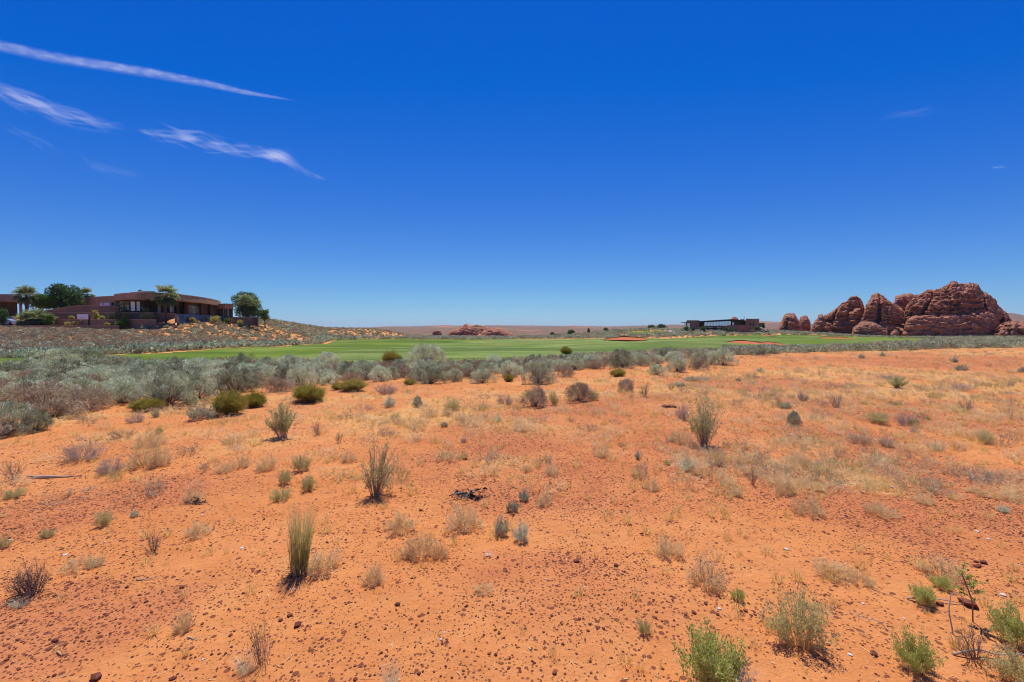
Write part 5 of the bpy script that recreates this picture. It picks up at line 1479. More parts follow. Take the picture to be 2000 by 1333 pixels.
gl = glass('window_glass', (.76, .88, .90)); gl_w = plain_mat('pale_reflection_glass', (.78, .80, .80), .15, .06, .8, 0, .8); gl_d = glass('dark_glass', (.10, .12, .14))  # pale panes: sky reflection and curtains put into the base colour
frame_m = plain_mat('window_frame', (.06, .04, .035), .6, .1, 5)
white_m = plain_mat('white_paint', (.72, .72, .72), .5, .05, 5)
dark_metal = plain_mat('dark_metal', (.02, .02, .024), .45, .1, 8, 0, .4)

def facade_window(house, front, px0, px1, row0, row1, mat, out=.06, name='window', mull=0):
    fx = [a for a, _ in front]; fd = [b for _, b in front]
    D0, D1 = np.interp(px0, fx, fd) - out, np.interp(px1, fx, fd) - out
    Dm = (D0 + D1) / 2
    z0, z1 = zrow(row1, Dm), zrow(row0, Dm)
    g = Geo(); strip(g, [(px0, D0), (px1, D1)], .05, z0, z1)
    fr = Geo(); k = .9
    e = (px1 - px0) * .0 + .7
    strip(fr, [(px0 - e, D0 + .02), (px0, D0 + .02)], .12, z0 - .08, z1 + .08); strip(fr, [(px1, D1 + .02), (px1 + e, D1 + .02)], .12, z0 - .08, z1 + .08)
    strip(fr, [(px0, D0 + .02), (px1, D1 + .02)], .12, z1, z1 + .08); strip(fr, [(px0, D0 + .02), (px1, D1 + .02)], .12, z0 - .08, z0)
    for i in range(mull):
        u = (i + 1) / (mull + 1); a = px0 + (px1 - px0) * u; d_ = D0 + (D1 - D0) * u - .04
        strip(fr, [(a - .25, d_), (a + .25, d_)], .03, z0, z1)
    w = link(name, fr.mesh('window_frame', frame_m), house)
    link('pane', g.mesh('window_pane', mat), w)

# ---- big brown house with curved parapets
H = empty('desert_house', (*pp(300, 112), 4.8)); H0 = Vector(H.location)
tag(H, 'long low brown stucco house with curved parapets and tall windows on the left hill', 'house')
def part(name, g, mat, par=None, smooth=False):
    o = link(name, g.mesh(name, mat, smooth), par or H)
    return o
def to_local(o):      # children hold world coordinates: shift their meshes so that the empty can stand at the base
    for c in o.children:
        c.location = tuple(-Vector(o.location))
FL = 4.75
# main wing: deep set wall under a curved fascia
main = [(250, 109), (286, 108.5), (300, 109.5), (330, 112), (360, 117), (392, 124), (415, 132), (428, 139)]
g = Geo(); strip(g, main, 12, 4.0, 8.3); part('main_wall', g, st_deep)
fas = [(256, 104), (283, 103.2), (300, 104.2), (315, 105.5), (330, 107.2), (345, 109.3), (360, 112), (375, 115.5), (390, 119.5), (403, 124), (415, 129.5), (424, 134.5), (430, 139), (432, 144)]
g = Geo(); strip(g, fas, 18, 7.95, 9.35); part('curved_fascia', g, st_brown)
g = Geo(); strip(g, [(a, b - .12) for a, b in fas], .5, 9.35, 9.5); part('parapet_cap', g, st_cap)
g = Geo(); strip(g, [(278, 108), (304, 108)], 6, 9.4, 10.0); part('roof_block', g, st_dark)
# piers
for a, b in ((286, 290), (317.5, 321.5), (330, 331), (345, 349), (361, 364.5), (393, 396), (410, 414)):
    fx = [u for u, _ in main]; fd = [v for _, v in main]
    d0 = np.interp(a, fx, fd) - 1.2
    g = Geo(); strip(g, [(a, d0), (b, d0)], 1.15, 4.0, 8.1); part('pier', g, st_dark)
for a, b, r0, r1, m_, mu in ((308.5, 315, 591, 611, gl_w, 0), (322, 325, 591, 611, gl_w, 0), (332.5, 341, 592, 610.5, gl_w, 1), (344, 345, 594, 611, gl_w, 0), (350.5, 359, 597, 613, gl_d, 1), (366.5, 391.5, 597.5, 613.5, gl, 2),
                          (397.5, 400, 598, 615, gl, 0), (403, 408, 600, 615, gl_d, 0), (418.5, 423, 604, 618, gl, 0)):
    facade_window(H, main, a, b, r0, r1, m_, mull=mu)
# right wing
rw_ = [(424, 139), (440, 138), (455, 139)]
g = Geo(); strip(g, rw_, 10, 3.2, 7.9); part('wing_wall', g, st_deep)
g = Geo(); strip(g, [(424, 136.5), (440, 135.5), (456, 136.5)], 13, 7.05, 8.5); part('wing_fascia', g, st_brown)
for a, b, m_ in ((427, 434.5, gl), (436.5, 441.5, gl_w), (444, 447.5, gl_d)): facade_window(H, rw_, a, b, 604, 618, m_)
# drum-shaped left bay
drum = curve(223.5, 286.5, 106, 103.6, 3.2, 18)
g = Geo(); strip(g, drum, 8, 7.75, 9.05); part('drum_fascia', g, st_brown)
g = Geo(); strip(g, [(a, b - .12) for a, b in drum], .5, 9.05, 9.2); part('parapet_cap', g, st_cap)
dw = curve(226, 284, 109, 106.6, 2.6, 18)
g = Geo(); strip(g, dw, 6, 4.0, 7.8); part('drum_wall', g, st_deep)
for a, b, m_ in ((235, 241, gl_w), (245, 252, gl_w), (256, 264, gl_w), (267.5, 274, gl_w), (276.5, 279.5, gl_d)): facade_window(H, dw, a, b, 589.5, 607.5, m_)
# left wing
lw = curve(156, 226, 120, 110, 1.6, 16)
g = Geo(); strip(g, lw, 12, 4.0, 8.95); part('left_wing_wall', g, st_brown)
g = Geo(); strip(g, [(a, b - .12) for a, b in lw], .5, 8.95, 9.1); part('parapet_cap', g, st_cap)
for a, b, m_ in ((195.5, 201, gl_w), (202.5, 214.5, gl_w), (219, 223.5, gl_d)): facade_window(H, lw, a, b, 591.5, 598, m_)
g = Geo(); strip(g, curve(104, 120, 121, 120, 0, 3), 8, 4.0, 6.5); part('low_annex', g, st_brown)
to_local(H)

# ---- garden walls
def wall(front, z0, z1, label, mat=st_wall, cap=True, name='garden_wall', group='stepped garden walls of the brown house', th=.4):
    o = empty(name, (*pp(*front[0]), 0)); tag(o, label, 'wall', group)
    g = Geo(); strip(g, front, th, z0, z1); link('wall_body', g.mesh(name, mat), o)
    zz1 = z1 if hasattr(z1, '__len__') else [z1] * len(front)
    if cap:
        c = Geo(); strip(c, [(a, b - .05) for a, b in front], th + .1, zz1, [z + .10 for z in zz1]); link('coping', c.mesh('coping', st_cap), o)
    for c_ in o.children: c_.location = tuple(-Vector(o.location))
    return o
f1 = [(85, 109.5), (110, 108.7), (130, 108.4), (150, 108.2), (170, 108), (200, 108), (225, 108), (235, 108), (245, 108)]
wall(f1, 4.2, [zrow(r, d_) for (_, d_), r in zip(f1, (608, 604, 600.5, 598, 597, 598.5, 598.5, 603, 608))], 'topmost curved garden wall below the left wing of the brown house')
wall(curve(93, 300, 105.3, 104.8, .6), 2.6, zrow(611.5, 105), 'second garden wall from the top below the brown house')
wall(curve(98, 305, 101.6, 101.2, .6), 1.2, zrow(625.2, 101.4), 'third garden wall from the top, behind the basketball backboard')
wall(curve(-40, 232, 98.4, 98.2, 0), .2, zrow(637.2, 98.3), 'lowest dark garden wall along the top of the left hillside')
f5 = [(240, 107.2), (262, 106.5), (285, 106), (310, 106.5), (343, 108)]
wall(f5, 2.6, [zrow(r, 106.5) for r in (607.5, 609, 611, 612, 612.5)], 'terrace wall under the drum-shaped bay of the brown house')
f6 = [(341, 104.5), (343.5, 103), (350, 101.5)]
wall(f6, 2.5, [zrow(r, d_) for (_, d_), r in zip(f6, (611.5, 612.5, 620))], 'short sunlit end wall left of the blue pool wall', st_cap, False)
f7 = [(447.5, 120.5), (449.5, 119), (453.5, 117)]
wall(f7, 2.5, [zrow(r, d_) for (_, d_), r in zip(f7, (618.5, 619.5, 628))], 'short sunlit end wall right of the blue pool wall', st_cap, False)
wall(curve(452, 503, 121, 125, 1.0), 2.0, zrow(620.5, 123), 'brown retaining wall under the dark tree at the right end of the house', st_wall, True)
wall([(501.5, 125), (504.5, 122.5)], 1.5, zrow(618.5, 124), 'sunlit wall pier at the right end of the brown retaining wall', st_cap, False)
def tile_mat():
    n = NT('blue_pool_tile'); P = n.n('TexCoord').outputs['Object']
    v = n.n('TexVoronoi', Scale=3., Vector=P)
    return n.done(n.ramp(n.n('SeparateColor', Color=v.outputs['Color']).outputs[0], [(.2, (.018, .030, .085)), (.8, (.045, .07, .17))]), .25, None, .6)
wall([(345, 102.5), (360, 104.5), (380, 108), (400, 111.5), (420, 115), (447, 119.5)], 1.0, [zrow(r, d_) for r, d_ in ((613, 102.5), (613.8, 104.5), (614.8, 108), (616, 111.5), (617.2, 115), (619, 119.5))], 'navy blue tiled pool wall in front of the brown house', tile_mat(), False, 'pool_wall', None)

# ---- grey modern house cut by the left edge
MH = empty('modern_house', (*pp(10, 116), 4.2)); tag(MH, 'grey flat-roofed modern house cut by the left edge', 'house')
g = Geo(); strip(g, [(-160, 113), (44.5, 113)], 14, zrow(588.5, 113), zrow(575, 113)); part('roof_band', g, st_grey, MH)
g = Geo(); strip(g, [(-160, 118), (34.5, 118)], 9, 3.5, zrow(588, 113)); part('recessed_wall', g, st_deep, MH)
g = Geo(); strip(g, [(38, 113.1), (44.4, 113.1)], 1.2, 3.2, zrow(588.5, 113)); part('corner_column', g, st_grey, MH)
for a in (6, 20, 31): 
    g = Geo(); strip(g, [(a, 117.8), (a + .7, 117.8)], .1, 4, 7.2); part('window_mullion', g, dark_metal, MH)
g = Geo(); strip(g, [(-40, 112), (37, 112)], .1, 4.9, 5.0)
for a in range(-40, 38, 3): strip(g, [(a, 112), (a + .25, 112)], .06, 3.6, 4.95)
part('railing', g, dark_metal, MH)
to_local(MH)

# ---- basketball hoop
def hoop():
    D = 100.9; x, y = pp(174, D); z = 1.9
    o = empty('basketball_hoop', (x, y, z)); tag(o, 'white basketball backboard on a black padded pole behind the lowest garden wall', 'basketball hoop')
    g = Geo(); tubes(g, [(0, 0, -.2)], [(0, 0, 2.2)], .2, .2, .5, 0, 10); tubes(g, [(0, 0, 1.6)], [(-.9, -.35, 2.6)], .07, .07, .5, 0, 8); link('padded_pole', g.mesh('pole', dark_metal), o)
    b = Geo(); w = (155 - 174) / 889 * D
    hexa(b, [(w, -.5, 0), (.1, -.35, 0), (.1, -.27, 0), (w, -.42, 0)], 1.15 + .25, 2.40 + .1); link('backboard', b.mesh('backboard', white_m), o)
    r = Geo(); c = np.array([(w * .5 + .0 + .23 * math.cos(t), -.72 + .23 * math.sin(t), 1.5) for t in np.linspace(0, 6.283, 17)]); tubes(r, c[:-1], c[1:], .02, .02, .5, 0, 5)
    link('rim', r.mesh('rim', plain_mat('rim_orange', (.55, .12, .03), .5)), o)
    n = Geo(); lo = c * np.array([1, 1, 1]); lo = np.stack([(c[:, 0] - w * .5) * .6 + w * .5, (c[:, 1] + .72) * .6 - .72, c[:, 2] - .42], 1)
    tubes(n, c, lo, .008, .008, .5); link('net', n.mesh('net', white_m), o)
    p = Geo(); x2 = (163 - 174) / 889 * D
    tubes(p, [(x2, -.3, -.2)], [(x2, -.3, 1.3)], .05, .05, .5, 0, 8); link('front_post', p.mesh('front_post', dark_metal), o)
hoop()

# ---- silver car nose on the drive
def car():
    D = 101.5; x, y = pp(4, D); z = 1.95
    o = empty('parked_car', (x, y, z)); tag(o, 'silver parked car with its sloping nose to the right, at the left edge', 'car')
    paint = NT('silver_paint').done((.52, .54, .60, 1), .25, None, .6, .7) if False else plain_mat('silver_paint', (.50, .52, .58), .28, .04, 3, 0, .6, .6)
    prof = [(-4.4, .35), (-4.5, .85), (-4.1, 1.25), (-3.2, 1.72), (-.9, 1.86), (.9, 1.80), (1.9, 1.45), (2.9, 1.12), (3.9, .92), (4.15, .7), (4.1, .35)]
    def body(prof, w, taper=.0):
        g = Geo(); n = len(prof); V = []
        for s_, k in ((-1, 1), (-.8, 1.0), (.8, 1.0), (1, 1)):
            for a, b in prof:
                edge = 1 if abs(s_) == 1 else 0
                V.append((a * (1 - .02 * edge), s_ * w * (1 - taper * max(0, b - .9)), b - (.05 * edge if b > .5 else 0)))
        F = []
        for r in range(3):
            for i in range(n):
                j = (i + 1) % n; a, b = r * n + i, r * n + j
                F += [(a, b, b + n), (a, b + n, a + n)]
        for r in (0, 3):
            for i in range(1, n - 1): F.append((r * n, r * n + i, r * n + i + 1))
        g.add(V, F); return g
    link('body', body(prof, .95, .18).mesh('car_body', paint, False), o)
    w = Geo(); 
    gp = [(1.0, 1.76), (1.85, 1.46), (2.35, 1.30), (-.3, 1.30), (-.3, 1.76)]
    for s_ in (-1, 1):
        V = [(a, s_ * (.95 * (1 - .18 * (b - .9)) + .012), b - .06) for a, b in [(-3.0, 1.3), (1.95, 1.28), (.95, 1.72), (-2.8, 1.68)]]
        w.add(V, [(0, 1, 2), (0, 2, 3)])
    V = [(.98, -.78, 1.80), (.98, .78, 1.80), (1.92, .80, 1.462), (1.92, -.80, 1.462)]; w.add(V, [(0, 1, 2), (0, 2, 3)])
    link('window', w.mesh('car_glass', gl_d), o)
    for a in (-2.9, 2.8):
        for s_ in (-1, 1):
            t = Geo(); tubes(t, [(a, s_ * .80, .34)], [(a, s_ * .99, .34)], .35, .35, .5, 0, 18)
            an = np.linspace(0, 2 * math.pi, 19)[:-1]; V = [(a, s_ * .985, .34)] + [(a + .35 * math.cos(q_), s_ * .985, .34 + .35 * math.sin(q_)) for q_ in an]
            t.add(V, [(0, 1 + i, 1 + (i + 1) % 18) for i in range(18)]); link('wheel', t.mesh('tyre', dark_metal), o)
    for s_ in (-1, 1):
        h = Geo(); hexa(h, [(3.75, s_ * .85 - .12, 0), (4.13, s_ * .8 - .1, 0), (4.13, s_ * .8 + .1, 0), (3.75, s_ * .85 + .12, 0)], .72, .84); link('headlight', h.mesh('headlight', white_m), o)
car()

# ================================================================== TREES AND PALMS
def crown_tree(px0, px1, row0, row1, D, mat, name, label, cat='tree', seed=0, n=5200, ls=.30, base_z=None, trunk_r=.16, lift=.28, group=None, conifer=False):
    xa, xb = pp(px0, D)[0], pp(px1, D)[0]; cx = (xa + xb) / 2; R = (xb - xa) / 2
    zt, zb_ = zrow(row0, D), zrow(row1, D)
    gz = T(cx, D) if base_z is None else base_z
    H_ = zt - gz; r = np.random.default_rng(seed)
    o = empty(name, (cx, D, gz)); tag(o, label, cat, group)
    g = Geo(); l = Geo()
    c0 = max(zb_ - gz, 0.1)
    m = 44 if not conifer else 14
    Cc = []; 
    for i in range(m):
        if conifer:
            h = (i + .5) / m; rad = R * (1 - h) * 1.0 + .1; a = r.uniform(0, 6.28)
            Cc.append((math.cos(a) * rad * .3, math.sin(a) * rad * .3, c0 + (H_ - c0) * h, rad * .8, (H_ - c0) / m * 1.8))
        else:
            a = r.uniform(0, 6.28); q_ = math.sqrt(r.uniform(0, 1)); h = r.uniform(.12, .92)
            wv = math.sqrt(max(.05, 1 - ((h - .42) / .62) ** 2))
            Cc.append((math.cos(a) * q_ * R * .72 * wv, math.sin(a) * q_ * R * .72 * wv, c0 + (H_ - c0) * h, R * r.uniform(.26, .40), (H_ - c0) * r.uniform(.13, .20)))
    Cc = np.array(Cc)
    fork = np.array([0, 0, max(c0 * .7, H_ * lift * .6)])
    tubes(g, [(0, 0, -.3)], [fork], trunk_r, trunk_r * .7, .5, 0, 7)
    if conifer: tubes(g, [fork], [(0, 0, H_ * .95)], trunk_r * .7, .03, .5, 0, 6)
    else:
        for c in Cc[:14]:
            mid = fork * .5 + c[:3] * .5 + r.normal(size=3) * .15 * R * .3
            tubes(g, [fork, mid], [mid, c[:3]], [trunk_r * .5, trunk_r * .28], [trunk_r * .28, .02], .5, 0, 5)
    i = r.integers(0, m, n); d = norm(r.normal(size=(n, 3)))
    P = Cc[i, :3] + d * np.stack([Cc[i, 3], Cc[i, 3], Cc[i, 4]], -1) * r.uniform(.45, 1.08, (n, 1)) ** .6
    ct = r.uniform(-.15, .15, m)
    leaves(l, r, P, d + r.normal(size=(n, 3)) * .9, ls * 1.25 * r.uniform(.6, 1.3, n), ls * .75, np.clip(r.uniform(.2, .8, n) + ct[i], 0, 1))
    link('trunk', g.mesh('trunk', M['bark']), o); link('crown', l.mesh('crown', M[mat]), o)
    return o
def fan_palm(px, row_top, row_base, D, spread, n_fr, label, seed, base_z=None, trunk_r=.28, fl=.75, group='fan palms around the houses', blades_n=11, cluster=None):
    x, _ = pp(px, D); gz = T(x, D) if base_z is None else base_z
    zt = zrow(row_top, D); H_ = zt - gz; r = np.random.default_rng(seed)
    o = empty('fan_palm', (x, D, gz)); tag(o, label, 'palm', group)
    heads = cluster or [(0, 0, max(H_ - spread * .75, .4))]
    tr, fr = Geo(), Geo()
    for hx, hy, hz in heads:
        K = 8; 
        for k in range(K):
            tubes(tr, [(hx, hy, -.3 + (hz + .3) * k / K)], [(hx, hy, -.3 + (hz + .3) * (k + 1) / K)], trunk_r * (1.15 - .25 * k / K) * (1.06 if k % 2 else .97), trunk_r * (1.12 - .25 * k / K), .5, 0, 9)
        hd = np.array([hx, hy, hz])
        for i in range(n_fr):
            a = r.uniform(0, 6.28); el = r.uniform(-1.1, 1.5)
            d = np.array([math.cos(a) * math.cos(el), math.sin(a) * math.cos(el), math.sin(el)])
            pl = spread * .42 * r.uniform(.7, 1.15); tip = hd + d * pl; 
            tubes(fr, [hd], [tip], .035, .02, .75)
            u = norm(np.cross(d, [0, 0, 1.])); v = np.cross(u, d)
            an = np.linspace(-1.25, 1.25, blades_n)
            bd = np.cos(an)[:, None] * d + np.sin(an)[:, None] * u + np.array([0, 0, -.18])
            L = fl * spread * .78 * (.75 + .35 * np.cos(an)) * r.uniform(.9, 1.1, blades_n)
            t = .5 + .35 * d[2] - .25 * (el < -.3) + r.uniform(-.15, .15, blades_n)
            leaves(fr, r, np.repeat(tip[None], blades_n, 0), bd, L * .75, .27 * spread / 2, np.clip(t, 0, 1), 0, v)
            leaves(fr, r, tip + norm(bd) * (L * .55)[:, None], norm(bd) + np.array([0, 0, -.55]), L * .5, .16 * spread / 2, np.clip(t + .1, 0, 1), 0, v)
    link('trunk', tr.mesh('palm_trunk', M['bark']), o); link('fronds', fr.mesh('fronds', M['palm']), o)
fan_palm(53, 562, 605, 106, 2.5, 34, 'tall fan palm with a shaggy brown trunk right of the grey modern house', 1, None, .33)
fan_palm(324, 559.5, 605, 104.5, 2.9, 34, 'big fan palm standing in front of the middle of the brown house', 2, None, .22)
fan_palm(172, 564, 585, 126, 2.0, 26, 'fan palm rising behind the left wing, right of the large dark tree', 3, 4.8, .2)
fan_palm(68, 606, 637, 100.9, 2.2, 30, 'low clump of bushy fan palms behind the lowest garden wall', 4, 1.9, .16, .8, cluster=[(-2.2, 0, .9), (-.6, .5, 1.9), (1.0, -.2, 1.6), (2.2, .3, .8)])
fan_palm(248, 590, 608, 105.6, 1.8, 26, 'short fan palm in front of the drum-shaped bay', 5, 4.3, .12)
fan_palm(486, 577, 618, 125, 3.4, 46, 'bushy fan palm in front of the round dark tree at the house end', 6, None, .25)
fan_palm(276, 567, 575, 124, .9, 14, 'tiny palm top showing above the roof of the brown house', 8, 5, .12)
crown_tree(98, 160, 558, 602, 113.5, 'tree', 'shade_tree', 'large dark green tree against the left wing of the brown house', seed=11, n=8500, ls=.34)
crown_tree(58, 108, 577, 603, 110, 'tree_bright', 'shade_tree', 'lower bright green tree between the tall palm and the large dark tree', seed=12, n=5200, ls=.30)
crown_tree(452, 512, 575, 620, 131, 'tree', 'shade_tree', 'round dark tree at the right end of the brown house', seed=13, n=8500, ls=.32)
crown_tree(505, 528, 606, 625, 133, 'tree_bright', 'garden_bush', 'bright green bush right of the round dark tree', 'bush', seed=14, n=1800, ls=.25, trunk_r=.06)
crown_tree(226, 257, 623, 641, 100.2, 'tree_bright', 'garden_bush', 'yellow-green bush behind the lowest wall, right of the backboard', 'bush', seed=15, n=1800, ls=.24, trunk_r=.06)
crown_tree(88, 103, 614, 637, 100.0, 'tree_bright', 'garden_bush', 'yellow-green bush touching the right of the low palm clump', 'bush', seed=16, n=900, ls=.25, trunk_r=.05)
crown_tree(-6, 14, 604, 634, 100.4, 'tree', 'garden_bush', 'dark green bush in front of the car at the left edge', 'bush', seed=17, n=1600, ls=.25, trunk_r=.06)
crown_tree(282, 292, 602, 612, 105.4, 'palm', 'garden_bush', 'small bush by the wall under the right side of the drum-shaped bay', 'bush', seed=18, n=300, ls=.22, trunk_r=.04)
GB = 'shrubs along the garden walls'
for i, (a, b, r0, r1, D, lab) in enumerate(((180, 193, 607, 624, 103.4, 'bare brownish shrub between the walls, right of the backboard'), (222, 232, 610, 622, 103.4, 'thin yellowish shrub on the terrace left of the yellow-green bush'), (240, 254, 612, 623, 103.4, 'olive shrub on the terrace above the yellow-green bush'),
                                   (276, 302, 613, 624, 103.4, 'brownish olive shrubbery on the terrace under the right side of the bay'), (135, 143, 618, 626, 103.4, 'small pale shrub on the terrace left of the backboard'), (194, 204, 618, 625, 103.4, 'little green shrub on the terrace right of a bare brownish one'),
                                   (211, 221, 618, 625, 103.4, 'little green shrub on the terrace left of a thin yellowish one'), (128, 136, 630, 638, 100, 'small shrub behind the lowest wall left of the backboard'), (142, 150, 630, 638, 100, 'small pale shrub behind the lowest wall close to the backboard'),
                                   (204, 214, 632, 639, 100, 'small yellowish shrub behind the lowest wall left of the yellow-green bush'), (370, 382, 622, 629, 106.5, 'rusty olive shrub at the foot of the blue pool wall, left one'), (408, 432, 618, 630, 113, 'large rusty shrub at the foot of the blue pool wall'), (434, 452, 622, 631, 118, 'green shrub at the right end of the blue pool wall'),
                                   (464, 476, 626, 634, 120, 'olive shrub below the brown retaining wall'))):
    crown_tree(a, b, r0, r1, D, 'olive' if i not in (12,) else 'tree_bright', 'garden_bush', lab, 'bush', seed=60 + i, n=420, ls=.24, trunk_r=.04, group=GB)
# far trees of the golf course
FT = 'distant trees beyond the golf course'
crown_tree(1146, 1153.5, 643, 656, 330, 'tree', 'conifer', 'lone dark conifer in the distance beyond the fairway', seed=21, n=900, ls=.55, conifer=True, group=FT, base_z=zrow(655.5, 330))
for i, (a, b, r0, r1, D, lab) in enumerate(((1178, 1189, 641.5, 651, 330, 'round distant tree right of the lone conifer'), (1107, 1124, 645, 656, 330, 'pale distant tree above a brown hut'), (1074, 1084, 650, 657, 325, 'low dark distant tree left of a brown hut'), (1193, 1205, 644, 650, 330, 'thin distant tree right of the round one'),
                                   (1264, 1280, 636, 646, 290, 'distant tree, left of two on the horizon left of the clubhouse'), (1281, 1303, 634.5, 645, 290, 'distant tree, right of two on the horizon left of the clubhouse'))):
    crown_tree(a, b, r0, r1, D, 'tree', 'distant_tree', lab, seed=30 + i, n=1100, ls=.55, group=FT, base_z=min(zrow(r1 + .5, D), T(pp(a, D)[0], D) + .2))
crown_tree(1905, 1930, 656, 662, 200, 'tree_bright', 'garden_bush', 'bright green bush at the foot of the highest rock massif', 'bush', seed=44, n=900, ls=.3, trunk_r=.05)

# ---- brown hut beyond the fairway
o = empty('hut', (*pp(1096, 322), 0)); tag(o, 'small brown hut with a low gable roof beyond the fairway', 'hut')
D = 322; z0, z1 = zrow(659, D), zrow(653, D)
g = Geo(); strip(g, [(1083, D), (1108, D)], 6, z0 - 1, z1); part('wall', g, st_dark, o)
g = Geo(); a, b = pp(1081, D)[0], pp(1111, D)[0]; zr = zrow(651, D)
V = [(a, D - .8, z1), (b, D - .8, z1), (b, D + 7, z1), (a, D + 7, z1), (a * .8 + b * .2, D + 3, zr), (a * .2 + b * .8, D + 3, zr)]
g.add(V, [(0, 1, 5), (0, 5, 4), (2, 3, 4), (2, 4, 5), (0, 4, 3), (1, 2, 5), (0, 3, 2), (0, 2, 1)]); part('roof', g, st_dark, o)
to_local(o)

# ---- dark glass clubhouse
C = empty('clubhouse', (*pp(1405, 234), 0)); tag(C, 'long brown clubhouse with a flat dark roof and a band of blue glass', 'clubhouse')
D = 234
def blk(name, px0, px1, r0, r1, D, dep, mat, Db=None):
    g = Geo(); Db = Db or D; strip(g, [(px0, D), (px1, Db)], dep, [zrow(r1, D), zrow(r1, Db)], [zrow(r0, D), zrow(r0, Db)]); return part(name, g, mat, C)
tc_ = stucco('clubhouse_stucco', (.36, .175, .12)); td_ = stucco('clubhouse_dark_stucco', (.21, .105, .08))
blk('left_block', 1341, 1366, 626, 646, 236, 14, tc_)
blk('canopy', 1330, 1345, 629.6, 630.6, 234, 10, dark_metal)
blk('left_wall', 1337, 1341, 631, 645, 237, 10, td_)
for a, b in ((1337.3, 1340.5), (1342.5, 1347.5)): 
    w = blk('window', a, b, 631.5, 640, 235.2, .2, gl)
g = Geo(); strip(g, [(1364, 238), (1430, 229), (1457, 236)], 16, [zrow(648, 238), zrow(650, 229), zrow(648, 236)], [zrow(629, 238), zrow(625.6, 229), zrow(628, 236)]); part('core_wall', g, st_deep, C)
g = Geo(); strip(g, [(1362, 236), (1431, 226), (1459, 233)], 20, [zrow(629, 236), zrow(625, 226), zrow(628, 233)], [zrow(627.8, 236), zrow(623.6, 226), zrow(626.6, 233)]); part('flat_roof', g, dark_metal, C)
for i in range(9):
    a = 1376 + i * 5.8; b = a + 5.1; Da = 236.2 - (a - 1364) / 66 * 9 - .3; Db = 236.2 - (b - 1364) / 66 * 9 - .3
    g = Geo(); strip(g, [(a, Da), (b, Db)], .15, [zrow(637, Da), zrow(636.6, Db)], [zrow(630 - i * .28, Da), zrow(629.8 - i * .28, Db)]); part('window_pane', g, gl, C)
g = Geo(); strip(g, [(1374, 234.2), (1432, 225.6)], .3, [zrow(640, 234), zrow(640, 226)], [zrow(638.6, 234), zrow(638.4, 226)]); part('balcony_slab', g, st_cap, C)
blk('window', 1430, 1434, 630, 636, 227.8, .2, gl_w)
g = Geo(); strip(g, [(1422, 221), (1440, 218), (1462, 219), (1482, 224)], .6, [zrow(647, 220)] * 4, [zrow(635.5, 221), zrow(635.2, 218), zrow(635.6, 219), zrow(638, 224)]); part('terrace_wall', g, tc_, C)
blk('right_block', 1456.5, 1483, 623, 647, 232, 12, tc_)
blk('door', 1465, 1467, 631, 638, 231.7, .2, frame_m); blk('door', 1471.5, 1473, 631, 638, 231.7, .2, frame_m)
blk('side_block', 1483, 1493, 631, 645, 236, 8, td_)
blk('roof_vent', 1446, 1453, 624, 627, 238, 3, st_dark)
g = Geo(); tubes(g, [(pp(1453.5, 236)[0], 236, zrow(628, 236))], [(pp(1453.5, 236)[0], 236, zrow(618.5, 236))], .12, .08, .5, 0, 6); part('mast', g, dark_metal, C)
blk('lower_wall', 1402, 1424, 637.5, 648, 224, 6, td_)
to_local(C)
wall([(1421, 212), (1450, 210), (1503, 211)], -3, [zrow(645.3, 212), zrow(645.6, 210), zrow(646.3, 211)], 'low dark brown wall below the clubhouse terrace', st_dark, False, 'garden_wall', None, .6)
w_ = Geo(); a = pp(1484, 216)[0]; b = pp(1491, 216)[0]
hexa(w_, [(a, 216, 0), (b, 214, 0), (b + 1.2, 214.5, 0), (a + 1.2, 216.5, 0)], -3, [zrow(639, 216), zrow(646, 216), zrow(646, 216), zrow(639, 216)])
tag(link('ramp_wall', w_.mesh('ramp_wall', st_cap)), 'pale sloping ramp wall right of the clubhouse terrace', 'wall')
# golf carts and parasols in front of the clubhouse
def cart(px, row, label, i):
    D = 219; x, _ = pp(px, D); z = max(T(x, D), zrow(648, D))
    o = empty('golf_cart', (x, D, z)); tag(o, label, 'golf cart', 'golf carts in front of the clubhouse')
    o.rotation_euler = (0, 0, i * .7)
    g = Geo(); hexa(g, [(-1.1, -.55, 0), (1.1, -.55, 0), (1.1, .55, 0), (-1.1, .55, 0)], .3, [.75, .62, .62, .75]); hexa(g, [(-.7, -.5, 0), (0, -.5, 0), (0, .5, 0), (-.7, .5, 0)], .75, .95); link('body', g.mesh('cart_body', white_m), o)
    g = Geo(); hexa(g, [(-1.0, -.6, 0), (.7, -.6, 0), (.7, .6, 0), (-1.0, .6, 0)], 1.85, 1.93); link('canopy', g.mesh('cart_canopy', white_m), o)
    g = Geo()
    for a in (-.9, .65):
        for b in (-.5, .5): tubes(g, [(a, b, .6)], [(a, b, 1.86)], .03, .03, .5, 0, 5)
    link('posts', g.mesh('cart_posts', dark_metal), o)
    for a in (-.75, .8):
        for b in (-.5, .5):
            g = Geo(); tubes(g, [(a, b - .1, .25)], [(a, b + .1, .25)], .25, .25, .5, 0, 12); link('wheel', g.mesh('cart_wheel', dark_metal), o)
for i, (px, lab) in enumerate(((1348, 'white golf cart in front of the clubhouse, leftmost'), (1357, 'golf cart in front of the clubhouse, second from the left'), (1367, 'golf cart in front of the clubhouse, third from the left'), (1387, 'golf cart parked alone under the glass band of the clubhouse'), (1404, 'golf cart in front of the clubhouse, rightmost'))): cart(px, 648, lab, i)
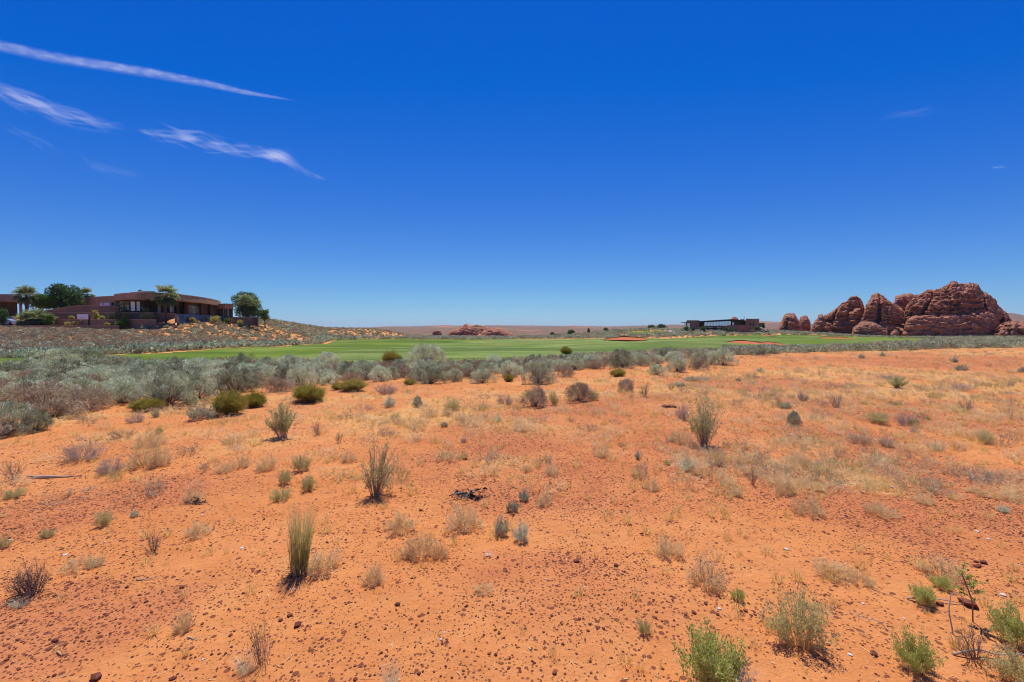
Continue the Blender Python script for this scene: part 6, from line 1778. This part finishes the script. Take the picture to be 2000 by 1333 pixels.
for i, (a, b, r0, r1) in enumerate(((1370, 1380, 637, 648), (1335, 1346, 639, 648), (1412, 1422, 640, 650), (1350, 1358, 638, 646), (1420, 1436, 641, 649), (1473, 1484, 637, 646), (1486, 1494, 632, 642))):
    crown_tree(a, b, r0, r1, 217, 'tree', 'garden_bush', ('green bush in the middle of the golf carts', 'dark bush at the left corner of the clubhouse', 'green bush at the left end of the curved terrace wall', 'bush behind the leftmost golf carts', 'bush in front of the curved terrace wall', 'dark bush at the right end of the terrace wall', 'bush behind the pale sloping ramp wall')[i], 'bush', seed=90 + i, n=420, ls=.4, trunk_r=.05, group='bushes around the clubhouse')

# ================================================================== CLOUDS
def cloud_mat(name, scale, lo=.3, hi=.75, base=.35):
    n = NT(name); P = n.n('NewGeometry').outputs['Position']
    f = n.noise(scale, 8, .68, P, .4)
    a = n.math('MULTIPLY', n.attr('tint'), n.ramp(f, [(lo, base), (hi, 1.)]))
    tr = n.n('BsdfTransparent'); tl = n.n('BsdfTranslucent', Color=(.95, .95, .93)); df = n.n('BsdfDiffuse', Color=(.95, .95, .93))
    m1 = n.n('MixShader', Fac=.3); n.t.links.new(tl.outputs[0], m1.inputs[1]); n.t.links.new(df.outputs[0], m1.inputs[2])
    m2 = n.n('MixShader', Fac=a); n.t.links.new(tr.outputs[0], m2.inputs[1]); n.t.links.new(m1.outputs[0], m2.inputs[2])
    n.t.links.new(m2.outputs[0], n.out.inputs[0]); return n.m
ALT = 3000.
def ribbon(g, pts, hw, al, K=5, lay=0.):
    """soft-edged filament of ice cloud; pts = image points of its spine, hw half width, al opacity along it"""
    n = len(pts); dx, dy = np.gradient(pts[:, 0]), np.gradient(pts[:, 1]); L = np.hypot(dx, dy) + 1e-6; nx, ny = -dy / L, dx / L
    V = []; Tn = []
    for i in range(n):
        for k in range(K):
            v = k / (K - 1) * 2 - 1
            a, c = ray(pts[i, 0] + nx[i] * v * hw[i], pts[i, 1] + ny[i] * v * hw[i])
            Y = (ALT + lay - CAM_Z) / c
            V.append((a * Y, Y, ALT + lay)); Tn.append(al[i] * (1 - v * v) ** 1.5)
    F = []
    for i in range(n - 1):
        for k in range(K - 1):
            p = i * K + k; F += [(p, p + K, p + K + 1), (p, p + K + 1, p + 1)]
    g.add(V, F, np.array(Tn))
def spine(pts, n):
    pts = np.array(pts, float); s = np.linspace(0, 1, len(pts)); u = np.linspace(0, 1, n)
    return np.stack([np.interp(u, s, pts[:, i]) for i in range(pts.shape[1])], 1)
def cirrus(pts, mat, label, n_str, seed, alpha, length=(40, 130), ang=.16, wid=(1.5, 6), cat='cloud', name='cirrus_cloud', hooks=()):
    r = np.random.default_rng(seed); g = Geo(); sp_ = spine(pts, 200)
    for k in range(n_str):
        if hooks and k % 4 == 0:
            hx, hy = hooks[(k // 4) % len(hooks)]; i = int(np.argmin(np.hypot(sp_[:, 0] - hx, sp_[:, 1] - hy))); off = r.normal() * .35
        else: i = r.integers(0, 200); off = r.normal() * .42
        j = min(i + 3, 199); d0 = math.atan2(sp_[j, 1] - sp_[max(j - 6, 0), 1], sp_[j, 0] - sp_[max(j - 6, 0), 0])
        e = min(1, .35 + i / 60, .35 + (199 - i) / 60)
        cx, cy = sp_[i, 0], sp_[i, 1] + off * sp_[i, 2]; L = r.uniform(*length) * e; a = d0 + r.normal() * ang + .05; cv = r.normal() * .35
        u = np.linspace(-.5, .5, 14); th = a + cv * u
        q_ = np.stack([cx + np.cumsum(np.cos(th)) * L / 14 - math.cos(a) * L / 2, cy + np.cumsum(np.sin(th)) * L / 14 - math.sin(a) * L / 2], 1)
        pr = np.cos(u * math.pi) ** 1.2
        ribbon(g, q_, r.uniform(*wid) * (.4 + .6 * pr) * (.6 + .4 * e), alpha * r.uniform(.35, 1.2) * pr * (1 if i < 158 else .4), 5, k * .8)
    tag(link(name, g.mesh(name, mat, True)), label, cat, 'thin ice clouds in the upper left sky' if cat == 'cloud' else None)
cm = cloud_mat('cirrus_ice', .006); cm1 = cloud_mat('contrail_ice', .011, .3, .7, .45)
g = Geo(); tp = spine([(-60, 78, 11), (0, 90, 11), (100, 112, 10.5), (200, 128, 10), (300, 144, 9.5), (400, 163, 7.5), (480, 181, 5), (540, 191, 3), (580, 197, 1.5)], 160); r_ = np.random.default_rng(8)
al = .085 * np.clip(np.minimum(1, (160 - np.arange(160)) / 34), 0, 1)
ribbon(g, tp[:, :2], tp[:, 2] * 1.2, al * 2.2, 9)
for k in range(230):
    i = int(r_.integers(2, 150)); u = np.linspace(-1, 1, 7); s_ = tp[i, 2]
    c_ = np.array([tp[i, 0] + u * s_ * 1.3, tp[i, 1] + u * s_ * .24 + r_.uniform(-.75, .55) * s_]).T
    ribbon(g, c_, s_ * .42 * np.cos(u * 1.5) + .2, al[i] * .75 * np.cos(u * 1.5), 5, 1 + k * .5)
tag(link('contrail', g.mesh('contrail', cm1, True)), 'long straight contrail crossing the upper left sky', 'contrail')
cirrus([(-90, 140, 22), (0, 180, 24), (50, 196, 22), (110, 216, 18), (180, 236, 12), (238, 250, 7)], cm, 'feathery cirrus cloud at the left edge below the contrail', 150, 1, .085, ang=.14)
cirrus([(278, 258, 8), (320, 262, 11), (370, 268, 16), (420, 282, 15), (470, 294, 12), (520, 302, 11), (550, 306, 9), (575, 322, 5), (630, 350, 2)], cm, 'feathery cirrus cloud with a bright hooked right end, left of centre', 190, 2, .085, (30, 110), .17, (1.6, 6), hooks=((362, 264), (420, 282), (530, 302), (545, 303)))
cirrus([(165, 318, 5), (220, 330, 5), (275, 342, 4)], cm, 'very faint wisp below the feathery cirrus clouds', 14, 3, .035)
cirrus([(20, 255, 12), (70, 275, 14), (110, 295, 10)], cm, 'barely visible veil below the leftmost cirrus cloud', 18, 6, .02)
cirrus([(1738, 228, 5), (1775, 221, 6), (1812, 212, 4)], cm, 'very faint wisp in the upper right sky', 14, 4, .03)
cirrus([(1938, 326, 2), (1950, 327, 3), (1968, 328, 2)], cm, 'tiny faint wisp at the right edge of the sky', 8, 5, .10, (12, 30), .2, (1.5, 3))

# ================================================================== HAZE
def haze():
    R_ = 5200; z0, z1 = -135., 60.
    V = [(-R_, -R_, z0), (R_, -R_, z0), (R_, R_ * 1.4, z0), (-R_, R_ * 1.4, z0), (-R_, -R_, z1), (R_, -R_, z1), (R_, R_ * 1.4, z1), (-R_, R_ * 1.4, z1)]
    g = Geo(); g.add(V, [(0, 2, 1), (0, 3, 2), (4, 5, 6), (4, 6, 7), (0, 1, 5), (0, 5, 4), (1, 2, 6), (1, 6, 5), (2, 3, 7), (2, 7, 6), (3, 0, 4), (3, 4, 7)])
    m = bpy.data.materials.new('haze_air'); m.use_nodes = True; t = m.node_tree; t.nodes.clear()
    out = t.nodes.new('ShaderNodeOutputMaterial'); v = t.nodes.new('ShaderNodeVolumePrincipled')
    v.inputs['Color'].default_value = (.72, .80, .95, 1); v.inputs['Density'].default_value = HAZE; v.inputs['Anisotropy'].default_value = .2
    t.links.new(v.outputs[0], out.inputs['Volume'])
    tag(link('haze', g.mesh('haze', m)), 'thin bluish air over the desert', 'haze', None, 'stuff')
HAZE = .00006
haze()
print('objects', len(bpy.data.objects))
